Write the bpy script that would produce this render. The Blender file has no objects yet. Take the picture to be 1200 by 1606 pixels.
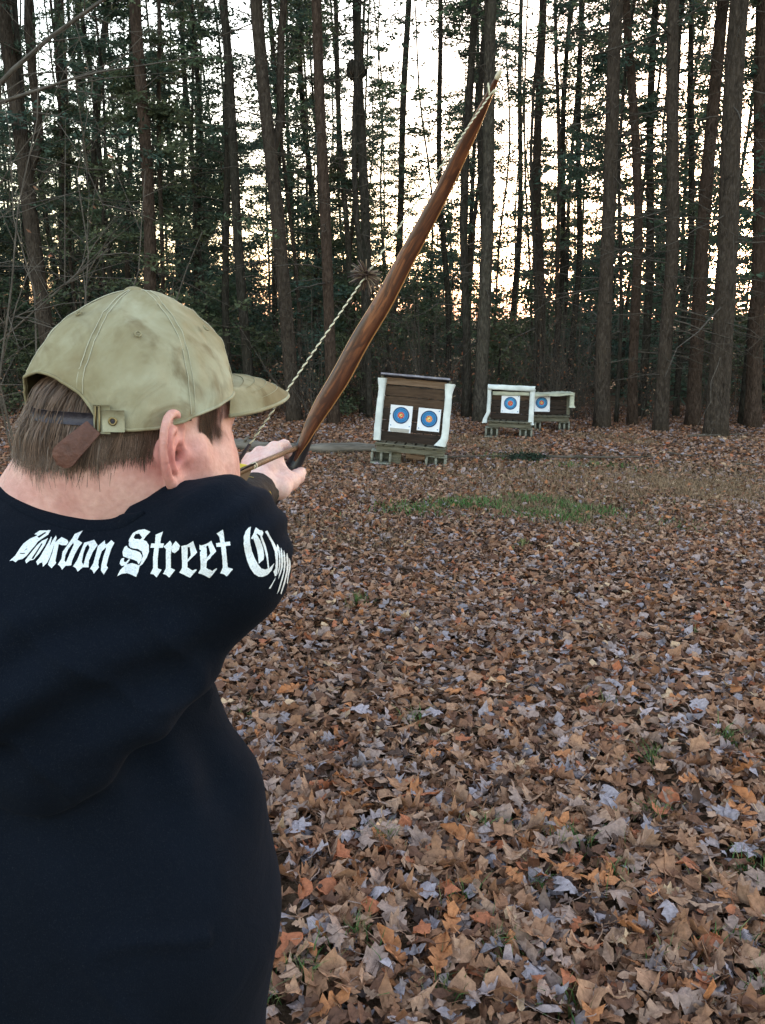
import bpy, math, random, os
import numpy as np
from mathutils import Vector, Matrix, noise
from mathutils.bvhtree import BVHTree

rng = np.random.default_rng(7)
random.seed(7)
scene = bpy.context.scene
C = scene.collection

# ------------------------------------------------------------------ camera, sky, sun, exposure
FPX = 1336.0                                  # focal length in pixels of the 1200x1606 photograph
PITCH = math.radians(13.0)
CAM = np.array([0.0, 0.0, 1.62])
FWD = np.array([0.0, math.cos(PITCH), -math.sin(PITCH)])
UPV = np.array([0.0, math.sin(PITCH), math.cos(PITCH)])
RGT = np.array([1.0, 0.0, 0.0])
cam_data = bpy.data.cameras.new('camera')
cam_data.sensor_fit = 'VERTICAL'
cam_data.sensor_height = 24.0
cam_data.sensor_width = 18.0
cam_data.lens = 24.0 * FPX / 1606.0
cam_data.clip_start = 0.05
cam_data.clip_end = 3000.0
cam = bpy.data.objects.new('camera', cam_data)
cam.location = CAM
cam.rotation_euler = (math.radians(90) - PITCH, 0, 0)
C.objects.link(cam)
scene.camera = cam

SUN_EL, SUN_AZ = math.radians(1.5), math.radians(24.0)     # almost set behind the wood, to the right of the view
world = bpy.data.worlds.new('World')
scene.world = world
world.use_nodes = True
wn = world.node_tree
wn.nodes.clear()
sky = wn.nodes.new('ShaderNodeTexSky')
sky.sky_type = 'NISHITA'
sky.sun_disc = False
sky.sun_elevation = SUN_EL
sky.sun_rotation = SUN_AZ
sky.altitude = 200
sky.air_density = 1.0
sky.dust_density = 2.0
sky.ozone_density = 1.2
bg = wn.nodes.new('ShaderNodeBackground')
bg.inputs['Strength'].default_value = 0.15
wo = wn.nodes.new('ShaderNodeOutputWorld')
hs = wn.nodes.new('ShaderNodeHueSaturation')     # thin veil of cloud takes colour out of the sky
hs.inputs['Saturation'].default_value = 0.72
wn.links.new(sky.outputs[0], hs.inputs['Color'])
wn.links.new(hs.outputs[0], bg.inputs['Color'])
wn.links.new(bg.outputs[0], wo.inputs['Surface'])
sun_data = bpy.data.lights.new('sun', 'SUN')
sun_data.energy = 0.03
sun_data.angle = math.radians(12)
sun_data.color = (1.0, 0.82, 0.62)
sun = bpy.data.objects.new('sun', sun_data)
sun.rotation_euler = (math.radians(90) - SUN_EL, 0, math.pi - SUN_AZ)
sun.location = (0, 0, 30)
C.objects.link(sun)
scene.view_settings.view_transform = 'Standard'
scene.view_settings.look = 'None'
scene.view_settings.exposure = 4.25
scene.view_settings.gamma = 1.0
scene.view_settings.use_curve_mapping = False
scene.render.engine = 'CYCLES'
scene.cycles.max_bounces = 6
scene.cycles.diffuse_bounces = 3
scene.cycles.glossy_bounces = 2
scene.cycles.transmission_bounces = 2
scene.cycles.use_denoising = True
QUICK = ''

# ------------------------------------------------------------------ helpers
def P(px, py, d):
    """point seen at photo pixel (px, py) at distance d along the view axis"""
    u = (px - 600.0) / FPX; v = (803.0 - py) / FPX
    return CAM + d * (u * RGT + v * UPV + FWD)

def sm(x, a, b):
    t = np.clip((np.asarray(x, dtype=float) - a) / (b - a), 0, 1)
    return t * t * (3 - 2 * t)

def ground_z(x, y):
    x = np.asarray(x, dtype=float); y = np.asarray(y, dtype=float)
    z = -0.016 * np.clip(y - 2, 0, 14)
    z = z + 0.022 * np.sin(x * 0.9 + 1.3) * np.cos(y * 0.7) + 0.012 * np.sin(x * 2.3 + y * 1.7)
    z = z - 3.2 * sm(y, 19, 60) - 3.0 * sm(y, 60, 200)
    z = z - 0.02 * np.clip(x, 0, 6) * sm(y, 8, 14)
    return z

def ground_hit(px, py):
    o = CAM; dr = P(px, py, 1.0) - CAM
    t = 0.5
    while t < 80:
        p = o + dr * t
        if p[2] < ground_z(p[0], p[1]): break
        t += 0.01
    p = o + dr * t
    p[2] = float(ground_z(p[0], p[1]))
    return p

def project(p):
    q = np.asarray(p, dtype=float) - CAM
    d = q @ FWD
    return 600 + FPX * (q @ RGT) / d, 803 - FPX * (q @ UPV) / d, d

def mk_mesh(name, V, F, mats=None, smooth=True, col=None, vec=None, midx=None):
    """fast mesh from arrays; F is one (n,k) array or a list of such arrays"""
    me = bpy.data.meshes.new(name)
    V = np.ascontiguousarray(V, dtype=np.float32)
    if not isinstance(F, (list, tuple)): F = [F]
    F = [np.asarray(f, dtype=np.int32) for f in F if len(f)]
    loops = np.concatenate([f.ravel() for f in F]) if F else np.zeros(0, np.int32)
    tot = np.concatenate([np.full(len(f), f.shape[1], np.int32) for f in F]) if F else np.zeros(0, np.int32)
    start = np.concatenate([[0], np.cumsum(tot)[:-1]]).astype(np.int32) if len(tot) else tot
    me.vertices.add(len(V)); me.vertices.foreach_set('co', V.ravel())
    me.loops.add(len(loops)); me.loops.foreach_set('vertex_index', loops)
    me.polygons.add(len(tot)); me.polygons.foreach_set('loop_start', start); me.polygons.foreach_set('loop_total', tot)
    if midx is not None: me.polygons.foreach_set('material_index', np.asarray(midx, np.int32))
    me.polygons.foreach_set('use_smooth', np.full(len(tot), smooth, bool))
    me.update(calc_edges=True)
    me.validate()
    if col is not None:
        a = me.attributes.new('tint', 'FLOAT_COLOR', 'POINT')
        c = np.ones((len(V), 4), np.float32); c[:, :3] = col
        a.data.foreach_set('color', c.ravel())
    if vec is not None:
        a = me.attributes.new('flow', 'FLOAT_VECTOR', 'POINT')
        a.data.foreach_set('vector', np.ascontiguousarray(vec, np.float32).ravel())
    for m in (mats if isinstance(mats, (list, tuple)) else [mats]):
        if m is not None: me.materials.append(m)
    return me

def put(name, me, parent=None, loc=None, rot=None, scale=None, **props):
    o = bpy.data.objects.new(name, me)
    C.objects.link(o)
    if parent is not None: o.parent = parent
    if loc is not None: o.location = loc
    if rot is not None: o.rotation_euler = rot
    if scale is not None: o.scale = scale
    for k, v in props.items(): o[k] = v
    return o

def thing(name, label, cat, loc=(0, 0, 0), rot=(0, 0, 0), group=None):
    o = bpy.data.objects.new(name, None)
    o.empty_display_size = 0.1
    C.objects.link(o)
    o.location = loc; o.rotation_euler = rot
    o['label'] = label; o['category'] = cat
    if group: o['group'] = group
    return o

class Geo:
    """collects triangles / quads"""
    def __init__(s): s.V = []; s.T = []; s.Q = []; s.n = 0; s.c = []; s.f = []
    def add(s, V, T=None, Q=None, col=None, flow=None):
        V = np.asarray(V, dtype=np.float32).reshape(-1, 3)
        if T is not None and len(T): s.T.append(np.asarray(T, np.int32) + s.n)
        if Q is not None and len(Q): s.Q.append(np.asarray(Q, np.int32) + s.n)
        s.V.append(V); s.n += len(V)
        if col is not None: s.c.append(np.broadcast_to(np.asarray(col, np.float32), V.shape))
        if flow is not None: s.f.append(np.asarray(flow, np.float32))
        return s
    def mesh(s, name, mats, smooth=True):
        F = []
        if s.T: F.append(np.concatenate(s.T))
        if s.Q: F.append(np.concatenate(s.Q))
        return mk_mesh(name, np.concatenate(s.V), F, mats, smooth,
                       col=np.concatenate(s.c) if s.c else None, vec=np.concatenate(s.f) if s.f else None)

def unit(v):
    v = np.asarray(v, float); return v / max(1e-9, np.linalg.norm(v))

def frame(d):
    d = unit(d); a = np.array([0, 0, 1.0]) if abs(d[2]) < .9 else np.array([1.0, 0, 0])
    s = unit(np.cross(a, d)); t = np.cross(d, s); return s, t

def tube(pts, rad, n=6, cap=True, jitter=0.0):
    pts = np.asarray(pts, float); m = len(pts); rad = np.broadcast_to(np.asarray(rad, float), (m,))
    tan = np.gradient(pts, axis=0)
    s, t = frame(tan.mean(axis=0))
    ang = np.linspace(0, 2 * math.pi, n, endpoint=False)
    V = []
    for i in range(m):
        d = unit(tan[i]); s2 = unit(s - d * (s @ d)); t2 = np.cross(d, s2)
        r = rad[i] * (1 + (rng.normal(0, jitter, n) if jitter else 0))
        V.append(pts[i] + (np.cos(ang) * r)[:, None] * s2 + (np.sin(ang) * r)[:, None] * t2)
    V = np.concatenate(V)
    i = np.arange(m - 1)[:, None] * n; j = np.arange(n)[None, :]; k = (j + 1) % n
    Q = np.stack([i + j, i + k, i + n + k, i + n + j], -1).reshape(-1, 4)
    T = []
    if cap:
        b = len(V); V = np.vstack([V, pts[0], pts[-1]])
        jj = np.arange(n); kk = (jj + 1) % n; e = (m - 1) * n
        T = np.concatenate([np.stack([np.full(n, b), kk, jj], -1), np.stack([np.full(n, b + 1), e + jj, e + kk], -1)])
    return V, T, Q

def box_vq(lo, hi, bevel=0.0):
    x0, y0, z0 = lo; x1, y1, z1 = hi
    V = [(x, y, z) for z in (z0, z1) for y in (y0, y1) for x in (x0, x1)]
    Q = [(0, 2, 3, 1), (4, 5, 7, 6), (0, 1, 5, 4), (2, 6, 7, 3), (0, 4, 6, 2), (1, 3, 7, 5)]
    return np.array(V, float), np.array(Q)

def rough_box(lo, hi, nx=6, ny=2, nz=6, amp=0.004, seed=0):
    """box with a subdivided, slightly uneven and softened surface"""
    lo = np.array(lo, float); hi = np.array(hi, float)
    V = []; Q = []; idx = {}
    N = (nx, ny, nz)
    def vid(i, j, k):
        if (i, j, k) not in idx:
            idx[(i, j, k)] = len(V)
            f = np.array([i / nx, j / ny, k / nz])
            e = sum(1 for q in (0, 1, 2) if f[q] in (0.0, 1.0))
            p = lo + (hi - lo) * f
            if e >= 2:
                c = np.sign(.5 - f) * (np.isin(f, (0.0, 1.0))) * min(.004, .12 * (hi - lo).min())
                p = p + c
            V.append(p)
        return idx[(i, j, k)]
    for ax in range(3):
        a, b = [q for q in range(3) if q != ax]
        for side in (0, N[ax]):
            for i in range(N[a]):
                for j in range(N[b]):
                    q = []
                    for di, dj in ((0, 0), (1, 0), (1, 1), (0, 1)):
                        c = [0, 0, 0]; c[ax] = side; c[a] = i + di; c[b] = j + dj
                        q.append(vid(*c))
                    flip = (side == 0) ^ (ax == 1)
                    Q.append(q[::-1] if flip else q)
    V = np.array(V)
    r = np.random.default_rng(seed)
    V += r.normal(0, amp, V.shape)
    return V, np.array(Q)

# ------------------------------------------------------------------ signed distance modelling
class Sdf:
    def __init__(s, lo, hi, h):
        s.lo = np.array(lo, float); s.h = h
        s.n = np.ceil((np.array(hi) - s.lo) / h).astype(int) + 1
        s.ax = [(s.lo[i] + h * np.arange(s.n[i])).astype(np.float32) for i in range(3)]
        s.D = np.full(tuple(s.n), 0.08, np.float32)
    def _box(s, lo, hi):
        a = np.clip(np.floor((np.array(lo) - s.lo) / s.h).astype(int), 0, s.n - 1)
        b = np.clip(np.ceil((np.array(hi) - s.lo) / s.h).astype(int) + 1, 1, s.n)
        sl = tuple(slice(a[i], b[i]) for i in range(3))
        X = s.ax[0][sl[0]][:, None, None]; Y = s.ax[1][sl[1]][None, :, None]; Z = s.ax[2][sl[2]][None, None, :]
        return sl, X, Y, Z
    def _mix(s, sl, d, k, op):
        a = s.D[sl]
        if a.size == 0: return
        k = max(k, 1e-5)
        if op == 'sub': d = -d
        if op == 'sub':
            h = np.clip(.5 - .5 * (a - d) / k, 0, 1)
            s.D[sl] = a * (1 - h) + d * h + k * h * (1 - h)
        else:
            h = np.clip(.5 + .5 * (a - d) / k, 0, 1)
            s.D[sl] = a * (1 - h) + d * h - k * h * (1 - h)
    def cone(s, a, b, ra, rb, k=.01, op='add'):
        a = np.array(a, float); b = np.array(b, float); m = max(ra, rb) + k + 3 * s.h
        sl, X, Y, Z = s._box(np.minimum(a, b) - m, np.maximum(a, b) + m)
        ab = b - a; L = max(ab @ ab, 1e-9)
        t = np.clip(((X - a[0]) * ab[0] + (Y - a[1]) * ab[1] + (Z - a[2]) * ab[2]) / L, 0, 1)
        d = np.sqrt((X - a[0] - t * ab[0]) ** 2 + (Y - a[1] - t * ab[1]) ** 2 + (Z - a[2] - t * ab[2]) ** 2) - (ra + (rb - ra) * t)
        s._mix(sl, d.astype(np.float32), k, op); return s
    def chain(s, pts, rad, k=.01, op='add'):
        for i in range(len(pts) - 1): s.cone(pts[i], pts[i + 1], rad[i], rad[i + 1], k, op)
    def ell(s, c, r, R=None, k=.01, op='add'):
        """R: columns are the ellipsoid's axes in world space"""
        c = np.array(c, float); r = np.array(r, float); R = np.eye(3) if R is None else np.asarray(R, float)
        ext = np.sqrt(((R * r) ** 2).sum(axis=1)) + k + 3 * s.h
        sl, X, Y, Z = s._box(c - ext, c + ext)
        q = [R[0, i] * (X - c[0]) + R[1, i] * (Y - c[1]) + R[2, i] * (Z - c[2]) for i in range(3)]
        k0 = np.sqrt(sum((q[i] / r[i]) ** 2 for i in range(3))); k1 = np.sqrt(sum((q[i] / r[i] ** 2) ** 2 for i in range(3)))
        d = k0 * (k0 - 1) / np.maximum(k1, 1e-6)
        s._mix(sl, d.astype(np.float32), k, op); return s
    def cut(s, p, n, k=.002):
        """remove everything on the side n points to"""
        n = unit(n); p = np.asarray(p, float)
        sl = tuple(slice(0, q) for q in s.n)
        d = (s.ax[0][:, None, None] - p[0]) * n[0] + (s.ax[1][None, :, None] - p[1]) * n[1] + (s.ax[2][None, None, :] - p[2]) * n[2]
        s.D = np.maximum(s.D, d.astype(np.float32)); return s
    def mesh(s, smooth_it=1):
        D = s.D; S = D < 0; nx, ny, nz = D.shape
        cs = S[:-1, :-1, :-1].astype(np.int8)
        cnt = np.zeros((nx - 1, ny - 1, nz - 1), np.int8)
        for i in (0, 1):
            for j in (0, 1):
                for k in (0, 1): cnt += S[i:nx - 1 + i, j:ny - 1 + j, k:nz - 1 + k]
        M = (cnt > 0) & (cnt < 8)
        I = np.argwhere(M); idx = np.full(M.shape, -1, np.int64); idx[M] = np.arange(len(I))
        acc = np.zeros((len(I), 3)); num = np.zeros(len(I))
        E = []
        for ax in range(3):
            o = [q for q in range(3) if q != ax]
            for p in (0, 1):
                for q in (0, 1):
                    a = [0, 0, 0]; a[o[0]] = p; a[o[1]] = q; b = list(a); b[ax] = 1; E.append((a, b))
        for a, b in E:
            A = I + a; B = I + b
            da = D[A[:, 0], A[:, 1], A[:, 2]]; db = D[B[:, 0], B[:, 1], B[:, 2]]
            m = (da < 0) != (db < 0)
            t = np.where(m, da / np.where(m, da - db, 1), 0)
            p = np.array(a) + t[:, None] * (np.array(b) - np.array(a))
            acc += np.where(m[:, None], p, 0); num += m
        V = s.lo + (I + acc / num[:, None]) * s.h
        Q = []
        for ax in range(3):
            o1, o2 = (ax + 1) % 3, (ax + 2) % 3
            A = [slice(1, -1)] * 3; A[ax] = slice(0, -1); B = list(A); B[ax] = slice(1, None)
            sa = S[tuple(A)]; sb = S[tuple(B)]
            W = np.argwhere(sa != sb); off = np.array([1, 1, 1]); off[ax] = 0; W = W + off
            e1 = np.zeros(3, int); e1[o1] = 1; e2 = np.zeros(3, int); e2[o2] = 1
            g = lambda w: idx[w[:, 0], w[:, 1], w[:, 2]]
            q = np.stack([g(W - e1 - e2), g(W - e2), g(W), g(W - e1)], -1)
            ins = S[W[:, 0], W[:, 1], W[:, 2]]
            q[~ins] = q[~ins][:, ::-1]
            Q.append(q)
        Q = np.concatenate(Q); Q = Q[(Q >= 0).all(axis=1)]
        ed = np.concatenate([Q[:, [0, 1]], Q[:, [1, 2]], Q[:, [2, 3]], Q[:, [3, 0]]])
        for _ in range(smooth_it):
            sumv = np.zeros_like(V); c = np.zeros(len(V))
            for a, b in ((0, 1), (1, 0)):
                for x in range(3): sumv[:, x] += np.bincount(ed[:, a], V[ed[:, b], x], len(V))
                c += np.bincount(ed[:, a], minlength=len(V))
            V = .5 * V + .5 * sumv / np.maximum(c, 1)[:, None]
        return V, Q

# ------------------------------------------------------------------ materials
def mat(name, base=(.5, .5, .5), rough=.8, spec=.3, metallic=0.0):
    m = bpy.data.materials.new(name); m.use_nodes = True
    b = m.node_tree.nodes['Principled BSDF']
    b.inputs['Base Color'].default_value = (*base, 1); b.inputs['Roughness'].default_value = rough
    b.inputs['Specular IOR Level'].default_value = spec; b.inputs['Metallic'].default_value = metallic
    return m, m.node_tree, b

def N(nt, kind, **kw):
    n = nt.nodes.new(kind)
    for k, v in kw.items():
        if k in n.inputs: n.inputs[k].default_value = v
        else: setattr(n, k, v)
    return n

def coords(nt, scale=(1, 1, 1), src='Object', attr=None):
    if attr: t = N(nt, 'ShaderNodeAttribute', attribute_name=attr); out = t.outputs['Vector']
    elif src == 'World': t = N(nt, 'ShaderNodeNewGeometry'); out = t.outputs['Position']
    else: t = N(nt, 'ShaderNodeTexCoord'); out = t.outputs[src]
    mp = N(nt, 'ShaderNodeMapping'); mp.inputs['Scale'].default_value = scale
    nt.links.new(out, mp.inputs['Vector']); return mp.outputs[0]

def tex(nt, vec, scale=5, detail=4, rough=.55, dist=0.0, kind='noise', **kw):
    if kind == 'noise': n = N(nt, 'ShaderNodeTexNoise', Scale=scale, Detail=detail, Roughness=rough, Distortion=dist); out = 0
    elif kind == 'voro': n = N(nt, 'ShaderNodeTexVoronoi', Scale=scale, **kw); out = 0
    nt.links.new(vec, n.inputs['Vector']); return n.outputs[out]

def ramp(nt, fac, stops):
    r = N(nt, 'ShaderNodeValToRGB'); cr = r.color_ramp
    while len(cr.elements) < len(stops): cr.elements.new(.5)
    for e, (p, c) in zip(cr.elements, stops):
        e.position = p; e.color = (*c, 1) if len(c) == 3 else c
    nt.links.new(fac, r.inputs[0]); return r.outputs[0]

def mix(nt, fac, a, b, mode='MIX'):
    m = N(nt, 'ShaderNodeMix', data_type='RGBA', blend_type=mode)
    for sock, v in ((m.inputs[0], fac), (m.inputs[6], a), (m.inputs[7], b)):
        if hasattr(v, 'links') or hasattr(v, 'is_linked'): nt.links.new(v, sock)
        elif isinstance(v, (int, float)): sock.default_value = v
        else: sock.default_value = (*v, 1)
    return m.outputs[2]

def bump(nt, b, h, strength=.4, dist=.01):
    n = N(nt, 'ShaderNodeBump', Strength=strength, Distance=dist)
    nt.links.new(h, n.inputs['Height']); nt.links.new(n.outputs[0], b.inputs['Normal'])

def noise_mat(name, stops, scale=8, vs=(1, 1, 1), rough=.85, spec=.25, detail=6, bumps=(.4, .01), dist=0, src='Object', attr=None, bscale=None, bvs=None):
    m, nt, b = mat(name, rough=rough, spec=spec)
    v = coords(nt, vs, src, attr)
    f = tex(nt, v, scale, detail, .6, dist)
    nt.links.new(ramp(nt, f, stops), b.inputs['Base Color'])
    if bumps:
        h = f if bscale is None else tex(nt, coords(nt, bvs or vs, src, attr), bscale, 5, .65)
        bump(nt, b, h, *bumps)
    return m
# ------------------------------------------------------------------ ground, leaf litter, grass
def build_ground():
    ys = np.concatenate([np.arange(-6, 20, .25), np.arange(20, 62, 1.5), np.geomspace(62, 1500, 22)])
    xs = np.concatenate([-np.geomspace(14, 1500, 22)[::-1], np.arange(-13.5, 14, .3), np.geomspace(14.2, 1500, 22)])
    ys = np.concatenate([-np.geomspace(7, 1500, 12)[::-1], ys])
    X, Y = np.meshgrid(xs, ys, indexing='ij')
    Z = ground_z(X, Y)
    V = np.stack([X, Y, Z], -1).reshape(-1, 3)
    n, m = X.shape
    i = np.arange(n - 1)[:, None] * m; j = np.arange(m - 1)[None]
    Q = np.stack([i + j, i + m + j, i + m + j + 1, i + j + 1], -1).reshape(-1, 4)
    gm, nt, b = mat('leaf_litter_soil', rough=.95, spec=.1)
    v = coords(nt, src='World')
    big = tex(nt, v, .8, 4, .6)
    soil = ramp(nt, tex(nt, v, 34, 5, .7), [(.3, (.022, .014, .009)), (.5, (.075, .045, .028)), (.68, (.15, .10, .065))])
    straw = ramp(nt, tex(nt, v, 60, 4, .7), [(.35, (.08, .052, .032)), (.6, (.24, .155, .10))])
    col = mix(nt, ramp(nt, big, [(.5, (0, 0, 0)), (.66, (1, 1, 1))]), soil, straw)
    nt.links.new(col, b.inputs['Base Color'])
    bump(nt, b, tex(nt, v, 45, 5, .7), .8, .03)
    return put('ground', mk_mesh('ground', V, Q, gm), kind='structure')
ground = build_ground()

HALF = {
 'maple': [(0, -.36), (.07, -.40), (.26, -.40), (.20, -.25), (.47, -.20), (.40, -.06), (.53, .12), (.30, .08), (.31, .33), (.14, .24), (.10, .42), (0, .58)],
 'oak': [(0, -.58), (.05, -.42), (.17, -.40), (.11, -.27), (.29, -.2), (.27, -.06), (.12, -.03), (.33, .12), (.29, .25), (.13, .2), (.21, .42), (0, .58)],
 'beech': [(0, -.5), (.11, -.36), (.2, -.15), (.22, .05), (.17, .26), (.07, .43), (0, .55)],
 'tulip': [(0, -.42), (.2, -.38), (.42, -.2), (.34, -.02), (.40, .22), (.18, .26), (0, .3)],
}
def leaf_shape(kind, r, size, detail):
    """one curled leaf: an outline, a midrib raised between its halves"""
    h = np.array(HALF[kind])
    if detail == 1: h = h[[0, 2, 4, 6, 8, 11]] if len(h) > 8 else h[[0, 2, 3, 4, 6]]
    if detail == 0: h = h[[0, 4, 8, 11]] if len(h) > 8 else h[[0, 3, 6]]
    h = h * (1 + r.normal(0, .13, h.shape))
    h[:, 0] = np.abs(h[:, 0]); h[0, 0] = 0; h[-1, 0] = 0
    n = len(h)
    if detail == 2:
        rib = np.stack([np.zeros(n), h[:, 1]], -1)
        V2 = np.concatenate([h, h * [-1, 1] * (1 + r.normal(0, .05, h.shape)), rib * .98])
        T = []
        for i in range(n - 1):
            a, b_, c, d = i, i + 1, 2 * n + i + 1, 2 * n + i
            T += [(a, b_, c), (a, c, d)]
            a, b_, c, d = n + i, n + i + 1, 2 * n + i + 1, 2 * n + i
            T += [(b_, a, c), (c, a, d)]
        T = np.array(T)
    else:
        out = np.concatenate([h, (h * [-1, 1])[1:-1][::-1]])
        V2 = np.vstack([out, [[0, 0]]]); c = len(out)
        T = np.array([(i, (i + 1) % c, c) for i in range(c)])
    x, y = V2[:, 0], V2[:, 1]
    c1, c2, c3 = r.normal(0, .8), r.normal(0, .5), r.normal(0, .6)
    fold = abs(r.normal(0, .45)) * r.choice([1, 1, -1])
    z = c1 * x * x + c2 * y * y + c3 * x * y + fold * np.abs(x) + r.normal(0, .035, len(x)) + .10 * np.sin(7 * x + r.uniform(0, 6)) * np.abs(x) * 2
    sq = 1 - .35 * min(1, abs(fold))
    V = np.stack([x * sq, y, z], -1) * size
    return V - [0, 0, V[:, 2].mean()], T

def rot3(yaw, tx, ty):
    n = len(yaw); c, s = np.cos(yaw), np.sin(yaw)
    Rz = np.zeros((n, 3, 3)); Rz[:, 0, 0] = c; Rz[:, 0, 1] = -s; Rz[:, 1, 0] = s; Rz[:, 1, 1] = c; Rz[:, 2, 2] = 1
    c, s = np.cos(tx), np.sin(tx)
    Rx = np.zeros((n, 3, 3)); Rx[:, 0, 0] = 1; Rx[:, 1, 1] = c; Rx[:, 1, 2] = -s; Rx[:, 2, 1] = s; Rx[:, 2, 2] = c
    c, s = np.cos(ty), np.sin(ty)
    Ry = np.zeros((n, 3, 3)); Ry[:, 1, 1] = 1; Ry[:, 0, 0] = c; Ry[:, 0, 2] = s; Ry[:, 2, 0] = -s; Ry[:, 2, 2] = c
    return Rx @ Ry @ Rz

PAL = np.array([(.165, .088, .050), (.220, .128, .076), (.270, .170, .108), (.115, .060, .038), (.285, .200, .145), (.250, .195, .170),
                (.270, .240, .248), (.235, .230, .262), (.330, .155, .068), (.270, .105, .052), (.055, .034, .026), (.400, .310, .205)])
PW = np.array([.17, .17, .13, .14, .10, .12, .065, .055, .045, .038, .075, .02]); PW = PW / PW.sum(); PAL = PAL * [1.27, 1.13, 1.12]
SIZES = {'maple': .105, 'oak': .125, 'beech': .085, 'tulip': .10}
leafm, nt, b = mat('dry_leaf', rough=.7, spec=.28)
at = N(nt, 'ShaderNodeAttribute', attribute_name='tint')
v = coords(nt, src='World')
nt.links.new(mix(nt, 1.0, at.outputs['Color'], ramp(nt, tex(nt, v, 75, 5, .7), [(.3, (.58, .55, .52)), (.62, (1.16, 1.14, 1.12))]), 'MULTIPLY'), b.inputs['Base Color'])
bump(nt, b, tex(nt, v, 260, 3, .6), .25, .003)

def grass_mask(x, y):
    """the worn green patch in front of the targets and a few thin places"""
    m = np.zeros_like(x)
    for (px, py, rx, ry, w) in ((725, 800, .50, .26, .95), (855, 800, .48, .36, 1.1), (910, 818, .30, .22, .6), (655, 806, .30, .14, .5), (790, 808, .3, .2, .5), (1010, 828, .4, .2, .22), (820, 722, .35, .2, .4), (930, 735, .4, .2, .3)):
        g = ground_hit(px, py)
        m = np.maximum(m, w * np.exp(-((x - g[0]) / rx) ** 2 - ((y - g[1]) / ry) ** 2))
    return m
def straw_mask(x, y):
    g = ground_hit(1010, 765)
    return .8 * np.exp(-((x - g[0]) / 2.6) ** 2 - ((y - g[1]) / 1.3) ** 2) + .35 * (np.sin(x * 1.7 + 2) * np.sin(y * 1.3 + x) > .45)

def scatter_leaves(name, y0, y1, dens, detail, scale, margin, hmax):
    r = np.random.default_rng(int(y0 * 10) + 5)
    width = lambda y: .49 * y + margin
    area = (y1 - y0) * (width(y0) + width(y1))
    n = int(area * dens)
    y = r.uniform(y0, y1, n * 2); x = r.uniform(-1, 1, n * 2) * width(y1)
    k = np.abs(x) < width(y); x, y = x[k][:n], y[k][:n]
    gm_, st = grass_mask(x, y), straw_mask(x, y)
    k = r.random(len(x)) > np.clip(gm_ * .75 + st * .80, 0, .95)
    x, y = x[k], y[k]
    n = len(x); gz = ground_z(x, y)
    kinds = list(HALF); G = Geo()
    vid = r.integers(0, 40, n); allv = []
    for i in range(40):
        kd = kinds[[0, 1, 2, 1, 2, 3, 1, 2][i % 8]]
        allv.append(leaf_shape(kd, r, SIZES[kd] * scale, detail))
    tone = .85 + .25 * np.sin(x * 1.1 + 3 * np.sin(y * .6)) * np.cos(y * .9)
    for i in range(40):
        m = np.where(vid == i)[0]
        if not len(m): continue
        V0, T0 = allv[i]
        tl = np.where(r.random(len(m)) < .14, .75, .25)
        R = rot3(r.uniform(0, 6.283, len(m)), r.normal(0, 1, len(m)) * tl, r.normal(0, 1, len(m)) * tl)
        s = .32 + .9 * r.beta(2.2, 2.0, len(m))
        W = np.einsum('nij,vj->nvi', R, V0) * s[:, None, None]
        W += np.stack([x[m], y[m], gz[m] + r.uniform(.004, hmax, len(m))], -1)[:, None]
        c = PAL[r.choice(len(PAL), len(m), p=PW)] * (1 + r.normal(0, .14, (len(m), 1))) * (.88 + .3 * (tone[m] - .85))[:, None]
        T = (T0[None] + (np.arange(len(m)) * len(V0))[:, None, None]).reshape(-1, 3)
        G.add(W.reshape(-1, 3), T=T, col=np.repeat(np.clip(c, .01, .7), len(V0), axis=0))
    return put(name, G.mesh(name, leafm, smooth=False), parent=ground, kind='stuff')

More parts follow.
